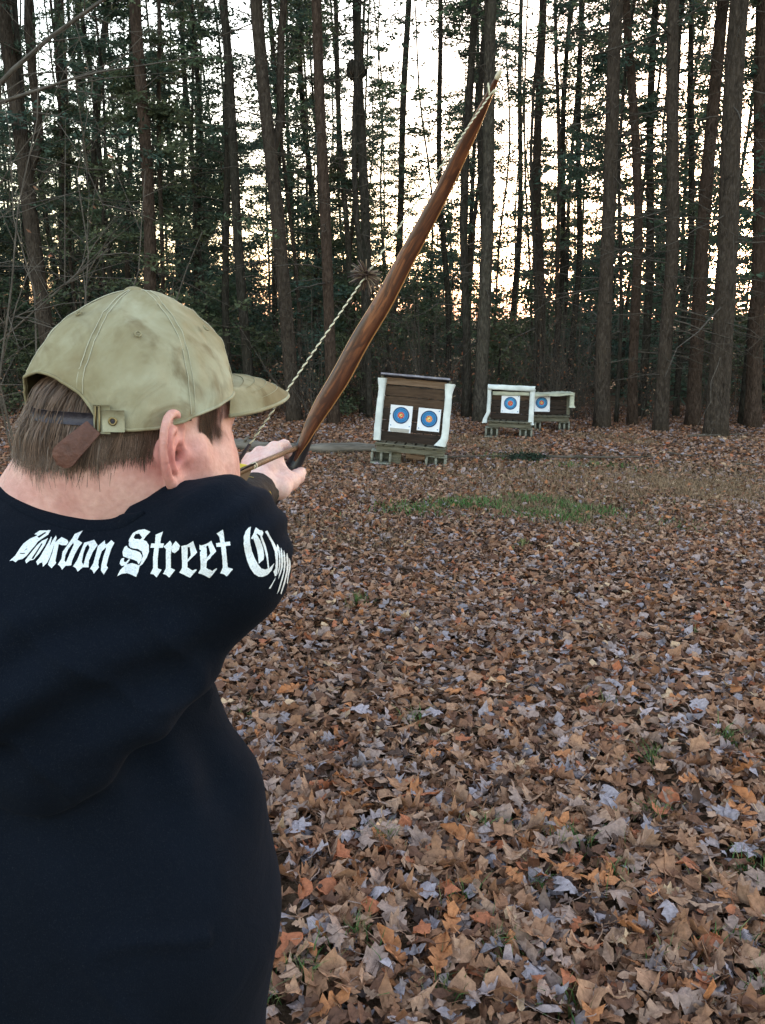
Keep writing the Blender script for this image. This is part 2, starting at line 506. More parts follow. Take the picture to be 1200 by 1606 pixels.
if QUICK != 'person':
    scatter_leaves('leaf_litter', .5, 3.1, 1900, 2, .68, 1.0, .045)
    scatter_leaves('leaf_litter', 3.1, 5.2, 1700, 1, .68, 1.1, .045)
    scatter_leaves('leaf_litter', 5.2, 9.0, 1800, 1, .57, 1.5, .04)
    scatter_leaves('leaf_litter', 9.0, 18.5, 760, 0, .62, 2.2, .04)

    # the leaves that show largest, one by one
    r = np.random.default_rng(99)
    meshes = []
    for i in range(36):
        kd = ['maple', 'oak', 'maple', 'tulip', 'oak', 'beech'][i % 6]
        V0, T0 = leaf_shape(kd, r, SIZES[kd] * r.uniform(.55, 1.0), 2)
        st = [(0, V0[:, 1].min(), 0), (.003, V0[:, 1].min() - .018, .002), (.0, V0[:, 1].min() - .034, .008)]
        tv, tt, tq = tube(st, [.0012, .0010, .0008], 3, cap=False)
        c = PAL[[5, 0, 1, 2, 8, 4, 7, 1, 4, 9, 5, 3][i % 12]] * r.uniform(.85, 1.1)
        G = Geo(); G.add(V0, T=T0, col=c); G.add(tv, Q=tq, col=c * .6)
        meshes.append(G.mesh('fallen_leaf', leafm, smooth=False))
    cnt = 0; used = []
    while cnt < 290:
        px = r.uniform(335, 1195); py = 1600 - abs(r.normal(0, 1)) * 190
        if py < 1040 or (px < 452 and py > 1240) or (px < 400 and py > 1120): continue
        g = ground_hit(px, py)
        if any((g[0] - a) ** 2 + (g[1] - c_) ** 2 < .0032 for a, c_ in used): continue
        used.append((g[0], g[1]))
        put('fallen_leaf', meshes[cnt % 36], parent=ground, loc=(g[0], g[1], g[2] + r.uniform(.038, .052)),
            rot=(r.normal(0, .28), r.normal(0, .28), r.uniform(0, 6.28)))
        cnt += 1

    # twigs and leaf stalks lying in the litter
    r = np.random.default_rng(55); Tw = Geo()
    for i in range(900):
        y = r.uniform(1.4, 9.5) if i % 3 else r.uniform(1.4, 4); x = r.uniform(-1, 1) * (.47 * y + .8); a = r.uniform(0, 6.28); L = r.uniform(.04, .16) * (1 + (r.random() < .08) * 1.5)
        t_ = np.linspace(-.5, .5, 4)[:, None]; q = np.array([x, y, 0]) + np.array([math.cos(a), math.sin(a), 0]) * L * t_ + r.normal(0, .05 * L, (4, 3))
        q[:, 2] = ground_z(q[:, 0], q[:, 1]) + .03 + r.uniform(0, .02) + r.normal(0, .004, 4)
        V, T, Q = tube(q, np.linspace(.0016, .0007, 4) * r.uniform(.7, 1.8), 4, cap=False); Tw.add(V, Q=Q, col=PAL[r.choice([3, 10, 5, 4])])
    put('fallen_twigs', Tw.mesh('fallen_twigs', leafm), parent=ground, kind='stuff')
    # grass
    grassm, nt, b = mat('grass_blade', rough=.6, spec=.3)
    at = N(nt, 'ShaderNodeAttribute', attribute_name='tint'); nt.links.new(at.outputs['Color'], b.inputs['Base Color'])
    r = np.random.default_rng(31)
    bx, by, bh, bc = [], [], [], []
    n = 420000
    x = r.uniform(-2, 7, n); y = r.uniform(6, 13.5, n)
    keep = (np.abs(x) < .47 * y + 1)
    x, y = x[keep], y[keep]
    gmask = grass_mask(x, y)
    lump = .34 + .6 * np.sin(x * 5 + 1) * np.sin(y * 7 + x * 2)
    k = r.random(len(x)) < gmask * lump
    bx.append(x[k]); by.append(y[k]); bh.append(r.uniform(.03, .08, k.sum())); bc.append(np.array([.052, .130, .034]) * r.uniform(.5, 1.5, (k.sum(), 1)) + [.01, 0, 0])
    k = r.random(len(x)) < straw_mask(x, y) * .38
    bx.append(x[k]); by.append(y[k]); bh.append(r.uniform(.02, .06, k.sum())); bc.append(np.array([.25, .165, .10]) * r.uniform(.5, 1.3, (k.sum(), 1)))
    for (px, py) in ((1165, 1385), (785, 1500), (1140, 1170), (1025, 1285), (900, 1330), (760, 1310), (1120, 1490), (850, 1400), (480, 1545), (1190, 1580), (1040, 1510),
                     (945, 1110), (650, 1140), (820, 860), (1020, 1200), (970, 1390), (730, 1420), (1175, 1500), (600, 1330), (560, 1480), (700, 1560), (890, 1590), (420, 1590), (380, 1130), (560, 950), (1090, 1000)):
        g = ground_hit(px, py); q = r.integers(18, 75)
        a = r.uniform(0, 6.28, q); rr = abs(r.normal(0, .05, q))
        bx.append(g[0] + rr * np.cos(a)); by.append(g[1] + rr * np.sin(a)); bh.append(r.uniform(.025, .075, q))
        bc.append(np.where(r.random((q, 1)) < .6, np.array([.055, .12, .03]), np.array([.15, .15, .06])) * r.uniform(.5, 1.3, (q, 1)))
    bx, by, bh, bc = map(np.concatenate, (bx, by, bh, bc))
    n = len(bx); a = r.uniform(0, 6.28, n); lean = r.normal(0, .5, (n, 2)) * bh[:, None]
    base = np.stack([bx, by, ground_z(bx, by) + .012], -1); w = np.stack([np.cos(a), np.sin(a), 0 * a], -1) * (r.uniform(.0012, .0026, n) * (1 + .12 * np.clip(by - 3, 0, 9)))[:, None]
    mid = base + np.stack([lean[:, 0] * .35, lean[:, 1] * .35, bh * .62], -1); tip = base + np.stack([lean[:, 0], lean[:, 1], bh], -1)
    V = np.stack([base - w, base + w, mid + w * .8, mid - w * .8, tip], 1).reshape(-1, 3)
    o = np.arange(n)[:, None] * 5
    T = np.concatenate([o + [0, 1, 2], o + [0, 2, 3], o + [3, 2, 4]])
    put('grass', mk_mesh('grass', V, T, grassm, False, col=np.repeat(bc, 5, axis=0)), kind='stuff',
        label='green and straw coloured grass growing through the fallen leaves', category='grass')
# ------------------------------------------------------------------ the wood
def bark_mat(name, dark, mid, light, moss=None):
    m, nt, b = mat(name, rough=.95, spec=.12)
    v = coords(nt, (1, 1, .34)); v2 = coords(nt, (1, 1, .6))
    n1 = tex(nt, v, 26, 6, .7, .6); n2 = tex(nt, v2, 3.0, 4, .6)
    pl = tex(nt, v, 34, 3, .5, kind='voro')
    c = ramp(nt, n1, [(.32, dark), (.5, mid), (.68, light)])
    c = mix(nt, ramp(nt, n2, [(.4, (0, 0, 0)), (.7, (.6, .6, .6))]), c, moss or light)
    nt.links.new(c, b.inputs['Base Color'])
    add = N(nt, 'ShaderNodeMath', operation='ADD'); nt.links.new(n1, add.inputs[0]); nt.links.new(pl, add.inputs[1])
    bump(nt, b, add.outputs[0], .9, .03)
    return m
BARKS = {
 'brown': bark_mat('pine_bark', (.014, .011, .009), (.046, .036, .029), (.092, .074, .061), (.060, .047, .037)),
 'red': bark_mat('red_pine_bark', (.015, .0105, .008), (.052, .036, .028), (.10, .072, .058), (.066, .045, .034)),
 'grey': bark_mat('grey_bark', (.016, .014, .012), (.055, .047, .039), (.115, .100, .085), (.062, .058, .043)),
 'dark': bark_mat('dark_bark', (.010, .009, .008), (.036, .031, .026), (.075, .064, .055), (.045, .045, .034)),
}
twigm = noise_mat('dead_twig', [(.3, (.035, .028, .023)), (.7, (.11, .095, .08))], 20, bumps=None)
pale_twigm = noise_mat('bare_twig', [(.3, (.05, .042, .035)), (.7, (.125, .108, .09))], 12, bumps=None)
def leaf_mat(name, a, c):
    m, nt, b = mat(name, rough=.65, spec=.25)
    at = N(nt, 'ShaderNodeAttribute', attribute_name='tint')
    nt.links.new(at.outputs['Color'], b.inputs['Base Color'])
    tr = N(nt, 'ShaderNodeBsdfTranslucent'); nt.links.new(at.outputs['Color'], tr.inputs['Color'])
    mx = N(nt, 'ShaderNodeMixShader'); mx.inputs[0].default_value = .35
    out = nt.nodes['Material Output']
    nt.links.new(b.outputs[0], mx.inputs[1]); nt.links.new(tr.outputs[0], mx.inputs[2]); nt.links.new(mx.outputs[0], out.inputs['Surface'])
    return m
needlem = leaf_mat('needles', 0, 0)

def trunk_geo(r, p0, p1, r0, r1, n=14, seg=22, wob=.03, flare=True):
    p0 = np.array(p0, float); p1 = np.array(p1, float)
    t = np.linspace(0, 1, seg) ** 1.25
    pts = p0 + (p1 - p0) * t[:, None]
    L = np.linalg.norm(p1 - p0)
    for a in (0, 1):
        pts[:, a] += wob * (np.sin(t * 7 + r.uniform(0, 6)) + .6 * np.sin(t * 15 + r.uniform(0, 6))) * np.minimum(1, t * 6)
    rad = r0 + (r1 - r0) * t ** .9
    if flare: rad = rad * (1 + .38 * np.exp(-t * L / .22))
    pts[0, 2] -= .15
    V, T, Q = tube(pts, rad, n, cap=True, jitter=.035)
    return V, T, Q, pts, rad

def spray(r, base, dirv, length, nclump, size, col, G, W=None, droop=.25, flat=.35, per=7):
    """a conifer bough: a thin drooping stem carrying clumps of needle-sized blades"""
    t = np.linspace(0, 1, 5)
    pts = base + dirv * length * t[:, None]; pts[:, 2] -= droop * length * t ** 2
    pts[:, :2] += r.normal(0, .04 * length, (5, 2)) * t[:, None]
    if W is not None:
        V, T, Q = tube(pts, np.linspace(.012, .003, 5) * max(.6, length / 1.6), 3, cap=False); W.add(V, Q=Q)
    tt = r.uniform(.15, 1.0, nclump)
    c = np.stack([np.interp(tt, t, pts[:, i]) for i in range(3)], -1)
    side = unit(np.cross(dirv, [0, 0, 1]))
    c += side * (r.normal(0, .20, nclump) * length * (1.1 - tt * .6))[:, None]
    c[:, 2] += r.normal(0, .03 * length, nclump)
    n = nclump * per
    cc = np.repeat(c, per, axis=0) + r.normal(0, size * .75, (n, 3)) * [1, 1, flat]
    a = r.uniform(0, 6.283, n); e = r.normal(0, .45, n)
    d = np.stack([np.cos(a) * np.cos(e), np.sin(a) * np.cos(e), np.sin(e)], -1)
    w = np.cross(d, r.normal(0, 1, (n, 3))); w /= np.linalg.norm(w, axis=1)[:, None] + 1e-9
    L = size * r.uniform(.5, 1.25, n)[:, None]; wd = size * r.uniform(.10, .24, n)[:, None]
    V = np.stack([cc - w * wd * .5, cc + d * L * .5 + w * wd, cc + d * L, cc + d * L * .5 - w * wd], 1).reshape(-1, 3)
    o = np.arange(n)[:, None] * 4
    tint = col * np.repeat(r.uniform(.55, 1.35, (nclump, 1)), per, axis=0) * r.uniform(.8, 1.2, (n, 1))
    G.add(V, Q=o + [0, 1, 2, 3], col=np.repeat(tint, 4, axis=0))

GREENS = [np.array([.074, .116, .082]), np.array([.088, .128, .076]), np.array([.062, .106, .084]), np.array([.105, .128, .070])]
def crown_mesh(r, z0, z1, reach, nb, clumps, size, col, dead=0, per=7):
    """foliage of one tree in its own frame, z from the base of the trunk"""
    G = Geo(); W = Geo()
    for i in range(nb):
        h = z0 + (z1 - z0) * r.random() ** .9
        k = (h - z0) / (z1 - z0)
        L = reach * (.45 + .75 * np.sin(np.pi * min(1, .25 + k * .72))) * r.uniform(.55, 1.15) * (1.05 - .55 * k)
        a = r.uniform(0, 6.283); e = r.normal(.08, .15)
        d = np.array([np.cos(a) * np.cos(e), np.sin(a) * np.cos(e), np.sin(e)])
        spray(r, np.array([0, 0, h]), d, L, clumps, size, col, G, W, droop=r.uniform(.1, .35), per=per)
    return G.mesh('crown', needlem, smooth=False), W.mesh('branches', twigm)

def dead_branches(r, pts, rad, nb, z0, z1, length, up=.1):
    W = Geo()
    z = pts[:, 2]
    for i in range(nb):
        h = r.uniform(z0, z1)
        b = np.array([np.interp(h, z, pts[:, 0]), np.interp(h, z, pts[:, 1]), h])
        a = r.uniform(0, 6.283); e = r.normal(up, .22)
        d = np.array([np.cos(a) * np.cos(e), np.sin(a) * np.cos(e), np.sin(e)])
        L = length * (r.uniform(.25, 1.2) if r.random() < .55 else r.uniform(.03, .14)); t = np.linspace(0, 1, 5)
        q = b + d * L * t[:, None] + r.normal(0, .035 * L, (5, 3)) * t[:, None]
        q[:, 2] -= .12 * L * t ** 2
        V, T, Q = tube(q, np.linspace(.013, .003, 5) * r.uniform(.6, 1.3), 3, cap=False); W.add(V, Q=Q)
        for s in range(r.integers(1, 5) if L > .2 else 0):
            ts = r.uniform(.3, .95); bb = np.array([np.interp(ts, t, q[:, c]) for c in range(3)])
            d2 = unit(d + r.normal(0, .7, 3)); L2 = L * r.uniform(.15, .45)
            V, T, Q = tube([bb, bb + d2 * L2 * .5, bb + d2 * L2 + [0, 0, -.03 * L2]], [.005, .003, .0015], 3, cap=False); W.add(V, Q=Q)
    return W.mesh('branches', twigm)

# (x at the top edge, x at the base, y of the base, width px near mid-height, bark, crown?, label)
FRONT = [
 (4, 92, 655, 24, 'brown', 0, 'tall leaning brown trunk at the far left edge that forks near the top'),
 (96, 108, 640, 20, 'dark', 1, 'dark trunk wrapped in evergreen boughs beside the forked tree at left'),
 (172, 118, 648, 13, 'grey', 1, 'thin grey trunk behind the bare twigs at left, leaning right'),
 (211, 240, 660, 19, 'red', 0, 'straight reddish trunk rising right above the button of the cap'),
 (292, 315, 645, 9, 'dark', 1, 'slim dark trunk between the cap tree and the leaning tree'),
 (345, 395, 655, 15, 'dark', 1, 'dark trunk leaning right, over the front of the cap crown'),
 (408, 462, 662, 21, 'brown', 0, 'tall brown forked tree whose base stands above the bowstring'),
 (474, 500, 648, 10, 'dark', 1, 'thin dark trunk just left of the straight reddish pine'),
 (495, 524, 666, 17, 'red', 0, 'straight reddish pine trunk standing left of the bow limb'),
 (527, 545, 645, 9, 'grey', 1, 'thin grey stem between the reddish pine and the burled tree'),
 (565, 573, 650, 15, 'dark', 0, 'dark straight trunk with a round burl high up, behind the string tuft'),
 (640, 607, 640, 11, 'grey', 1, 'slender grey evergreen crossed by the middle of the bow limb'),
 (692, 702, 642, 9, 'dark', 1, 'thin dark trunk rising behind the gap beside the two-face target'),
 (776, 752, 662, 19, 'grey', 0, 'grey trunk standing just left of the middle target behind the bow tip'),
 (853, 843, 640, 14, 'brown', 0, 'straight brown trunk behind the middle target, without branches'),
 (900, 868, 640, 9, 'dark', 1, 'thin dark trunk behind the farthest target, left of a pair'),
 (915, 893, 640, 9, 'dark', 1, 'thin dark trunk behind the farthest target, right of a pair'),
 (968, 944, 672, 22, 'brown', 0, 'stout brown trunk standing right beside the farthest target'),
 (988, 992, 668, 14, 'red', 0, 'narrow reddish trunk close to the stout one beside the farthest target'),
 (1036, 1006, 655, 12, 'dark', 1, 'thin dark trunk between the narrow reddish one and the grey trunks'),
 (1062, 1036, 678, 20, 'brown', 0, 'grey brown trunk of middling width near the right, leaning left'),
 (1092, 1060, 655, 9, 'dark', 1, 'thin dark leaning stem behind the right-hand trunks'),
 (1130, 1086, 668, 20, 'red', 0, 'reddish trunk next to the broadest tree at right'),
 (1168, 1122, 686, 31, 'brown', 0, 'broadest brown trunk near the right edge, leaning left'),
 (1204, 1180, 672, 22, 'red', 1, 'reddish trunk half cut off by the right edge of the view'),
]

def build_front():
    r = np.random.default_rng(11)
    for i, (xt, xb, yb, w, bark, crown, label) in enumerate(FRONT):
        g = ground_hit(xb, yb)
        if yb < 650: g[1] += r.uniform(1.5, 4); 
        D = (g - CAM) @ FWD
        # keep the base under its pixel column once pushed back
        g[0] = (xb - 600) / FPX * D
        g[2] = float(ground_z(g[0], g[1]))
        top = CAM + (P(xt, 0, 1) - CAM) * (g[1] / (P(xt, 0, 1) - CAM)[1])
        H = r.uniform(15, 19)
        k = H / (top[2] - g[2])
        end = g + (top - g) * k
        r0 = w / FPX * D * .5 * .96
        t = thing('pine_tree' if bark != 'grey' else 'tall_tree', label, 'tree', loc=g)
        V, T, Q, pts, rad = trunk_geo(r, (0, 0, 0), end - g, r0 * 1.12, r0 * .45, n=18, seg=30, wob=.045 if w > 14 else .08)
        G = Geo(); G.add(V, T=T, Q=Q)
        if i == 10:      # burl
            s = np.array([np.interp(6.2 * .78, pts[:, 2], pts[:, 0]), pts[0, 1], 0])
            bh = (CAM + (P(563, 112, 1) - CAM) * (g[1] / (P(563, 112, 1) - CAM)[1]))[2] - g[2]
            c = np.array([np.interp(bh, pts[:, 2], pts[:, 0]) - .04, -.06, bh])
            u = np.linspace(0, math.pi, 9)[:, None]; vv = np.linspace(0, 2 * math.pi, 14)[None]
            S = np.stack([np.sin(u) * np.cos(vv), np.sin(u) * np.sin(vv), np.cos(u) * np.ones_like(vv)], -1).reshape(-1, 3) * (.17 + r.normal(0, .015, (9 * 14, 1))) + c
            ii = np.arange(8)[:, None] * 14; jj = np.arange(13)[None]
            G.add(S, Q=np.stack([ii + jj, ii + 14 + jj, ii + 15 + jj, ii + jj + 1], -1).reshape(-1, 4))
        if i in (0, 6):  # fork
            fz = {0: 4.1, 6: 4.3}[i]; s = -1 if i == 0 else 1
            b0 = np.array([np.interp(fz, pts[:, 2], pts[:, a]) for a in range(3)])
            e2 = b0 + np.array([.55 * (s if i else 1), .1, 5])
            V, T, Q, _, _ = trunk_geo(r, b0, b0 + np.array([.16 if i else .22, .2, .7]), r0 * .6, r0 * .58, n=12, seg=5, wob=0, flare=False)
            G.add(V, T=T, Q=Q)
            V, T, Q, _, _ = trunk_geo(r, b0 + np.array([.16 if i else .22, .2, .68]), e2 + [0, 0, 5], r0 * .58, r0 * .3, n=12, seg=12, wob=.05, flare=False)
            G.add(V, T=T, Q=Q)
        put('trunk', G.mesh('trunk', BARKS[bark]), parent=t)
        put('branches', dead_branches(r, pts, rad, (34 if crown else 52) + (34 if i > 16 else 0), .9, 9, 1.9 if i > 16 else 1.2, up=.02), parent=t, kind='stuff')
        cm, bm_ = crown_mesh(r, (1.3 if i > 21 else 3.2) if crown else 6.5, H, 1.5, 56 if crown else 50, 12, .12, GREENS[i % 4])
        c = put('crown', cm, parent=t); b2 = put('branches', bm_, parent=t, kind='stuff')
        for o in (c, b2):  # follow the lean of the trunk
            o.rotation_euler = (-math.atan2(end[1] - g[1], end[2] - g[2]), math.atan2(end[0] - g[0], end[2] - g[2]), 0)

def build_back():
    r = np.random.default_rng(23)
    trunks = []
    for i in range(8):
        H = r.uniform(13, 18); w = r.uniform(.032, .095)
        V, T, Q, pts, rad = trunk_geo(r, (0, 0, 0), (r.normal(0, .35), r.normal(0, .3), H), w, w * .35, n=9, seg=16, wob=.09)
        G = Geo(); G.add(V, T=T, Q=Q)
        me = G.mesh('trunk', BARKS[['dark', 'dark', 'brown', 'dark'][i % 4]])
        db = dead_branches(r, pts, rad, 34, 1.0, 8, 1.3)
        trunks.append((me, db))
    crowns = [crown_mesh(r, z0, z1, re, nb, 15, .11, GREENS[i % 4] * (.8 + .1 * (i % 3)), per=15) for i, (z0, z1, re, nb) in enumerate(
        ((2.2, 9, 1.7, 30), (3.2, 11, 1.8, 30), (4.4, 12, 1.9, 28), (1.0, 6.5, 1.8, 36), (3.0, 9, 1.4, 22), (5.5, 14, 2.0, 30)))]
    n = 0; used = []
    while n < 235:
        y = 15.5 + 34 * r.random() ** 1.35; x = r.uniform(-1, 1) * (.55 * y + 5)
        if any((x - a) ** 2 + (y - b_) ** 2 < .7 for a, b_ in used): continue
        used.append((x, y))
        px = 600 + FPX * x / y
        # more open sky towards the right half, denser at left
        c = r.choice([0, 1, 2, 3, 4], p=[.25, .25, .14, .2, .16]) if px < 560 else r.choice([0, 1, 2, 4, 5], p=[.10, .2, .26, .2, .24])
        if 480 < px < 1150 and r.random() < .30: continue
        t = thing('evergreen_tree', 'thin evergreen tree in the dim wood behind the front row of trunks', 'tree', loc=(x, y, ground_z(x, y)), rot=(0, 0, r.uniform(0, 6.28)),
                  group='thin evergreens deep in the wood')
        s = r.uniform(.85, 1.15); t.scale = (s, s, s)
        tm, db = trunks[r.integers(0, 8)]; cm, bm_ = crowns[c]
        put('trunk', tm, parent=t); put('branches', db, parent=t, kind='stuff')
        if r.random() < (.84 if px < 560 else .72):
            put('crown', cm, parent=t); put('boughs', bm_, parent=t, kind='stuff')
        n += 1
    # young hemlocks and brush that close the view under the crowns
    young = [crown_mesh(r, .15, h, re, nb, 8, .12, GREENS[(i + 1) % 4] * .9) for i, (h, re, nb) in enumerate(((2.6, 1.1, 44), (3.6, 1.3, 50), (1.7, .9, 34), (4.6, 1.5, 60)))]
    st = [trunk_geo(r, (0, 0, 0), (0, 0, h * .96), .035, .01, n=6, seg=8, wob=.02) for h in (2.6, 3.6, 1.7, 4.6)]
    stm = []
    for V, T, Q, _, _ in st:
        G = Geo(); G.add(V, T=T, Q=Q); stm.append(G.mesh('trunk', BARKS['dark']))
    n = 0
    while n < 170:
        y = 15.5 + 32 * r.random() ** .9; x = r.uniform(-1, 1) * (.5 * y + 2)
        px = 600 + FPX * x / y
        if 560 < px < 760 and y < 18: continue
        i = r.integers(0, 4); n += 1
        t = thing('young_hemlock', 'young hemlock filling the dim undergrowth behind the trunks', 'tree', loc=(x, y, ground_z(x, y) - .05), rot=(0, 0, r.uniform(0, 6.28)),
                  group='young hemlocks in the undergrowth')
        s = r.uniform(.7, 1.1) * (1 + .035 * (y - 15)); t.scale = (s, s, s)
        put('trunk', stm[i], parent=t); put('crown', young[i][0], parent=t); put('boughs', young[i][1], parent=t, kind='stuff')

def twig_bush(r, h, nst, spread, mt, thick=.007, leafy=0):
    W = Geo(); L = Geo()
    for i in range(nst):
        a = r.uniform(0, 6.283); b = np.array([r.normal(0, .15 * spread), r.normal(0, .15 * spread), -.05])
        d = unit([np.cos(a) * spread * r.uniform(.1, .8), np.sin(a) * spread * r.uniform(.1, .8), 1])
        Lh = h * r.uniform(.5, 1.1); t = np.linspace(0, 1, 7)
        q = b + d * Lh * t[:, None] + np.cumsum(r.normal(0, .03 * Lh, (7, 3)), 0) * t[:, None]
        V, T, Q = tube(q, np.linspace(thick, thick * .3, 7), 4, cap=False); W.add(V, Q=Q)
        for s in range(r.integers(4, 9)):
            ts = r.uniform(.2, .95); bb = np.array([np.interp(ts, t, q[:, c]) for c in range(3)])
            d2 = unit(d * .5 + r.normal(0, .6, 3)); L2 = Lh * r.uniform(.15, .45)
            q2 = np.array([bb, bb + d2 * L2 * .5 + r.normal(0, .02, 3), bb + d2 * L2 + [0, 0, .06 * L2]])
            V, T, Q = tube(q2, [thick * .45, thick * .3, thick * .15], 3, cap=False); W.add(V, Q=Q)
            for u in range(3):
                b3 = q2[0] + (q2[2] - q2[0]) * r.uniform(.3, 1); d3 = unit(d2 + r.normal(0, .7, 3))
                V, T, Q = tube([b3, b3 + d3 * L2 * .35], [thick * .2, thick * .1], 3, cap=False); W.add(V, Q=Q)
                if leafy and r.random() < leafy:
                    e = b3 + d3 * L2 * .3; u1 = unit(r.normal(0, 1, 3)); u2 = unit(np.cross(u1, r.normal(0, 1, 3)))
                    L.add([e, e + u1 * .03 + u2 * .015, e + u1 * .065, e + u1 * .03 - u2 * .015], Q=[[0, 1, 2, 3]], col=PAL[r.choice([0, 2, 3, 9, 11])] * .7)
    return W.mesh('stems', mt), (L.mesh('leaves', leafm, smooth=False) if L.n else None)

def build_brush():
    r = np.random.default_rng(41)
    var = [twig_bush(r, 1.6, 12, 1.0, twigm, .008, .35), twig_bush(r, 2.4, 12, .8, twigm, .009, .15), twig_bush(r, 1.1, 16, 1.3, twigm, .006, .5), twig_bush(r, 2.0, 10, 1.1, pale_twigm, .007, .2)]
    for n in range(110):
        y = 14.2 + 12 * r.random() ** 1.2; x = r.uniform(-1, 1) * (.48 * y + 1.5)
        px = 600 + FPX * x / y
        if y < 15.5 and px > 560: y += 1.5
        t = thing('bare_shrub', 'bare twiggy shrub in the shade between the trunks', 'shrub', loc=(x, y, ground_z(x, y)), rot=(0, 0, r.uniform(0, 6.28)), group='bare shrubs in the undergrowth')
        i = r.choice([0, 1, 2, 3], p=[.35, .25, .3, .1]); s = r.uniform(.6, 1.2); t.scale = (s, s, s)
        put('stems', var[i][0], parent=t, kind='stuff'); put('leaves', var[i][1], parent=t, kind='stuff')
    # near, at left: tall bare saplings with pale twigs reaching across
    for i, (px, y, h, n, lb) in enumerate(((55, 7.6, 3.9, 4, 'tall bare sapling with pale crossing twigs, leftmost behind the cap'), (150, 8.6, 4.6, 4, 'bare sapling with a forked pale stem rising above the back of the cap'),
                                            (-60, 6.5, 3.4, 5, 'spreading bare bush cut off by the left edge of the view'))):
        x = (px - 600) / FPX * y
        W, L = twig_bush(r, h, n, .55, pale_twigm, .011, .25)
        t = thing('bare_sapling', lb, 'sapling', loc=(x, y, ground_z(x, y)))
        put('stems', W, parent=t, kind='stuff'); put('leaves', L, parent=t, kind='stuff')
    # the big dead limb slanting in from the upper right of the left part, and a long low bough
    W = Geo()
    def limb(p, r0, r1, k=5):
        q = np.array(p, float); V, T, Q = tube(q, np.linspace(r0, r1, len(q)), 6, jitter=.06); W.add(V, T=T, Q=Q)
        for s in range(k):
            f = r.uniform(.2, 1); i = min(int(f * (len(q) - 1)), len(q) - 2); bb = q[i] + (q[i + 1] - q[i]) * r.random()
            d2 = unit(q[-1] - q[0]) + r.normal(0, .6, 3); L2 = r.uniform(.3, .9)
            V, T, Q = tube([bb, bb + d2 * L2 * .5, bb + d2 * L2 + [0, 0, -.05]], [.006, .004, .002], 4, cap=False); W.add(V, Q=Q)
    root = ground_hit(-40, 700); root[1] = 7.9; root[0] = (-30 - 600) / FPX * 7.9; root[2] = float(ground_z(root[0], 7.9))
    trunk_top = P(-45, 90, 8.0)
    limb([root, P(-25, 420, 7.9), P(-25, 200, 7.95), trunk_top], .05, .03, 0)
    limb([P(-27, 160, 8.0), P(20, 110, 7.9), P(80, 58, 7.8), P(150, 8, 7.7), P(190, -20, 7.7)], .025, .013, 8)
    limb([P(-28, 170, 8.0), P(40, 148, 7.8), P(100, 128, 7.6), P(155, 113, 7.4), P(240, 100, 7.2)], .02, .004, 9)
    limb([P(-26, 330, 7.9), P(30, 240, 7.8), P(80, 175, 7.8), P(130, 250, 7.7), P(165, 330, 7.6)], .006, .003, 4)
    limb([P(-26, 560, 7.9), P(40, 500, 7.7), P(110, 440, 7.6), P(170, 390, 7.5)], .009, .004, 6)
    limb([P(-26, 520, 7.9), P(40, 490, 7.7), P(90, 452, 7.6), P(140, 425, 7.5)], .007, .003, 6)
    t = thing('dead_tree', 'thin dead tree at the left edge with long bare limbs slanting across the view', 'tree')
    put('limbs', W.mesh('limbs', pale_twigm), parent=t)

if QUICK != 'person':
    build_front(); build_back(); build_brush()
# ------------------------------------------------------------------ the three target stands
plankm = []
for nm, a, c_ in (('weathered_plank', (.035, .021, .014), (.095, .060, .038)), ('dark_plank', (.014, .010, .008), (.042, .028, .021)), ('pale_plank', (.12, .075, .05), (.24, .165, .115)), ('green_grey_lumber', (.07, .065, .045), (.17, .16, .12))):
    plankm.append(noise_mat(nm, [(.3, a), (.7, c_)], 5, (1, 1, 9), bumps=(.3, .01), rough=.9))
clothm = noise_mat('white_sheeting', [(.3, (.50, .54, .54)), (.65, (.72, .76, .75))], 6, bumps=(.35, .02), rough=.75)
creamclothm = noise_mat('cream_sheeting', [(.3, (.30, .31, .24)), (.65, (.50, .50, .40))], 6, bumps=(.35, .02), rough=.8)
concm = noise_mat('concrete_block', [(.3, (.13, .135, .115)), (.7, (.27, .275, .235))], 30, bumps=(.5, .01), rough=.95)
roofm = noise_mat('roofing', [(.3, (.018, .016, .022)), (.7, (.05, .045, .055))], 12, rough=.7)
edgem = noise_mat('roof_edge', [(.3, (.16, .15, .19)), (.7, (.30, .29, .34))], 12, rough=.6)
paperm = noise_mat('target_paper', [(.3, (.66, .68, .74)), (.7, (.78, .80, .84))], 8, bumps=(.15, .01), rough=.8)
stripm = mat('grey_strip', (.36, .34, .31), .9)[0]
inks = {k: mat('ink_' + k, v, .8)[0] for k, v in dict(navy=(.02, .055, .14), blue=(.035, .19, .42), sky=(.07, .28, .50), red=(.55, .10, .07), orange=(.70, .26, .10), yellow=(.75, .62, .22), black=(.012, .012, .014)).items()}

def disc_geo(r0, r1, y, n=40, wob=0.0, r=None):
    a = np.linspace(0, 2 * math.pi, n, endpoint=False)
    k = 1 + (r.normal(0, wob, n) if wob else 0)
    V = np.concatenate([np.stack([np.cos(a) * r1 * k, 0 * a + y, np.sin(a) * r1 * k], -1), np.stack([np.cos(a) * r0, 0 * a + y, np.sin(a) * r0], -1)])
    i = np.arange(n); j = (i + 1) % n
    return V, np.stack([i, j, n + j, n + i], -1)

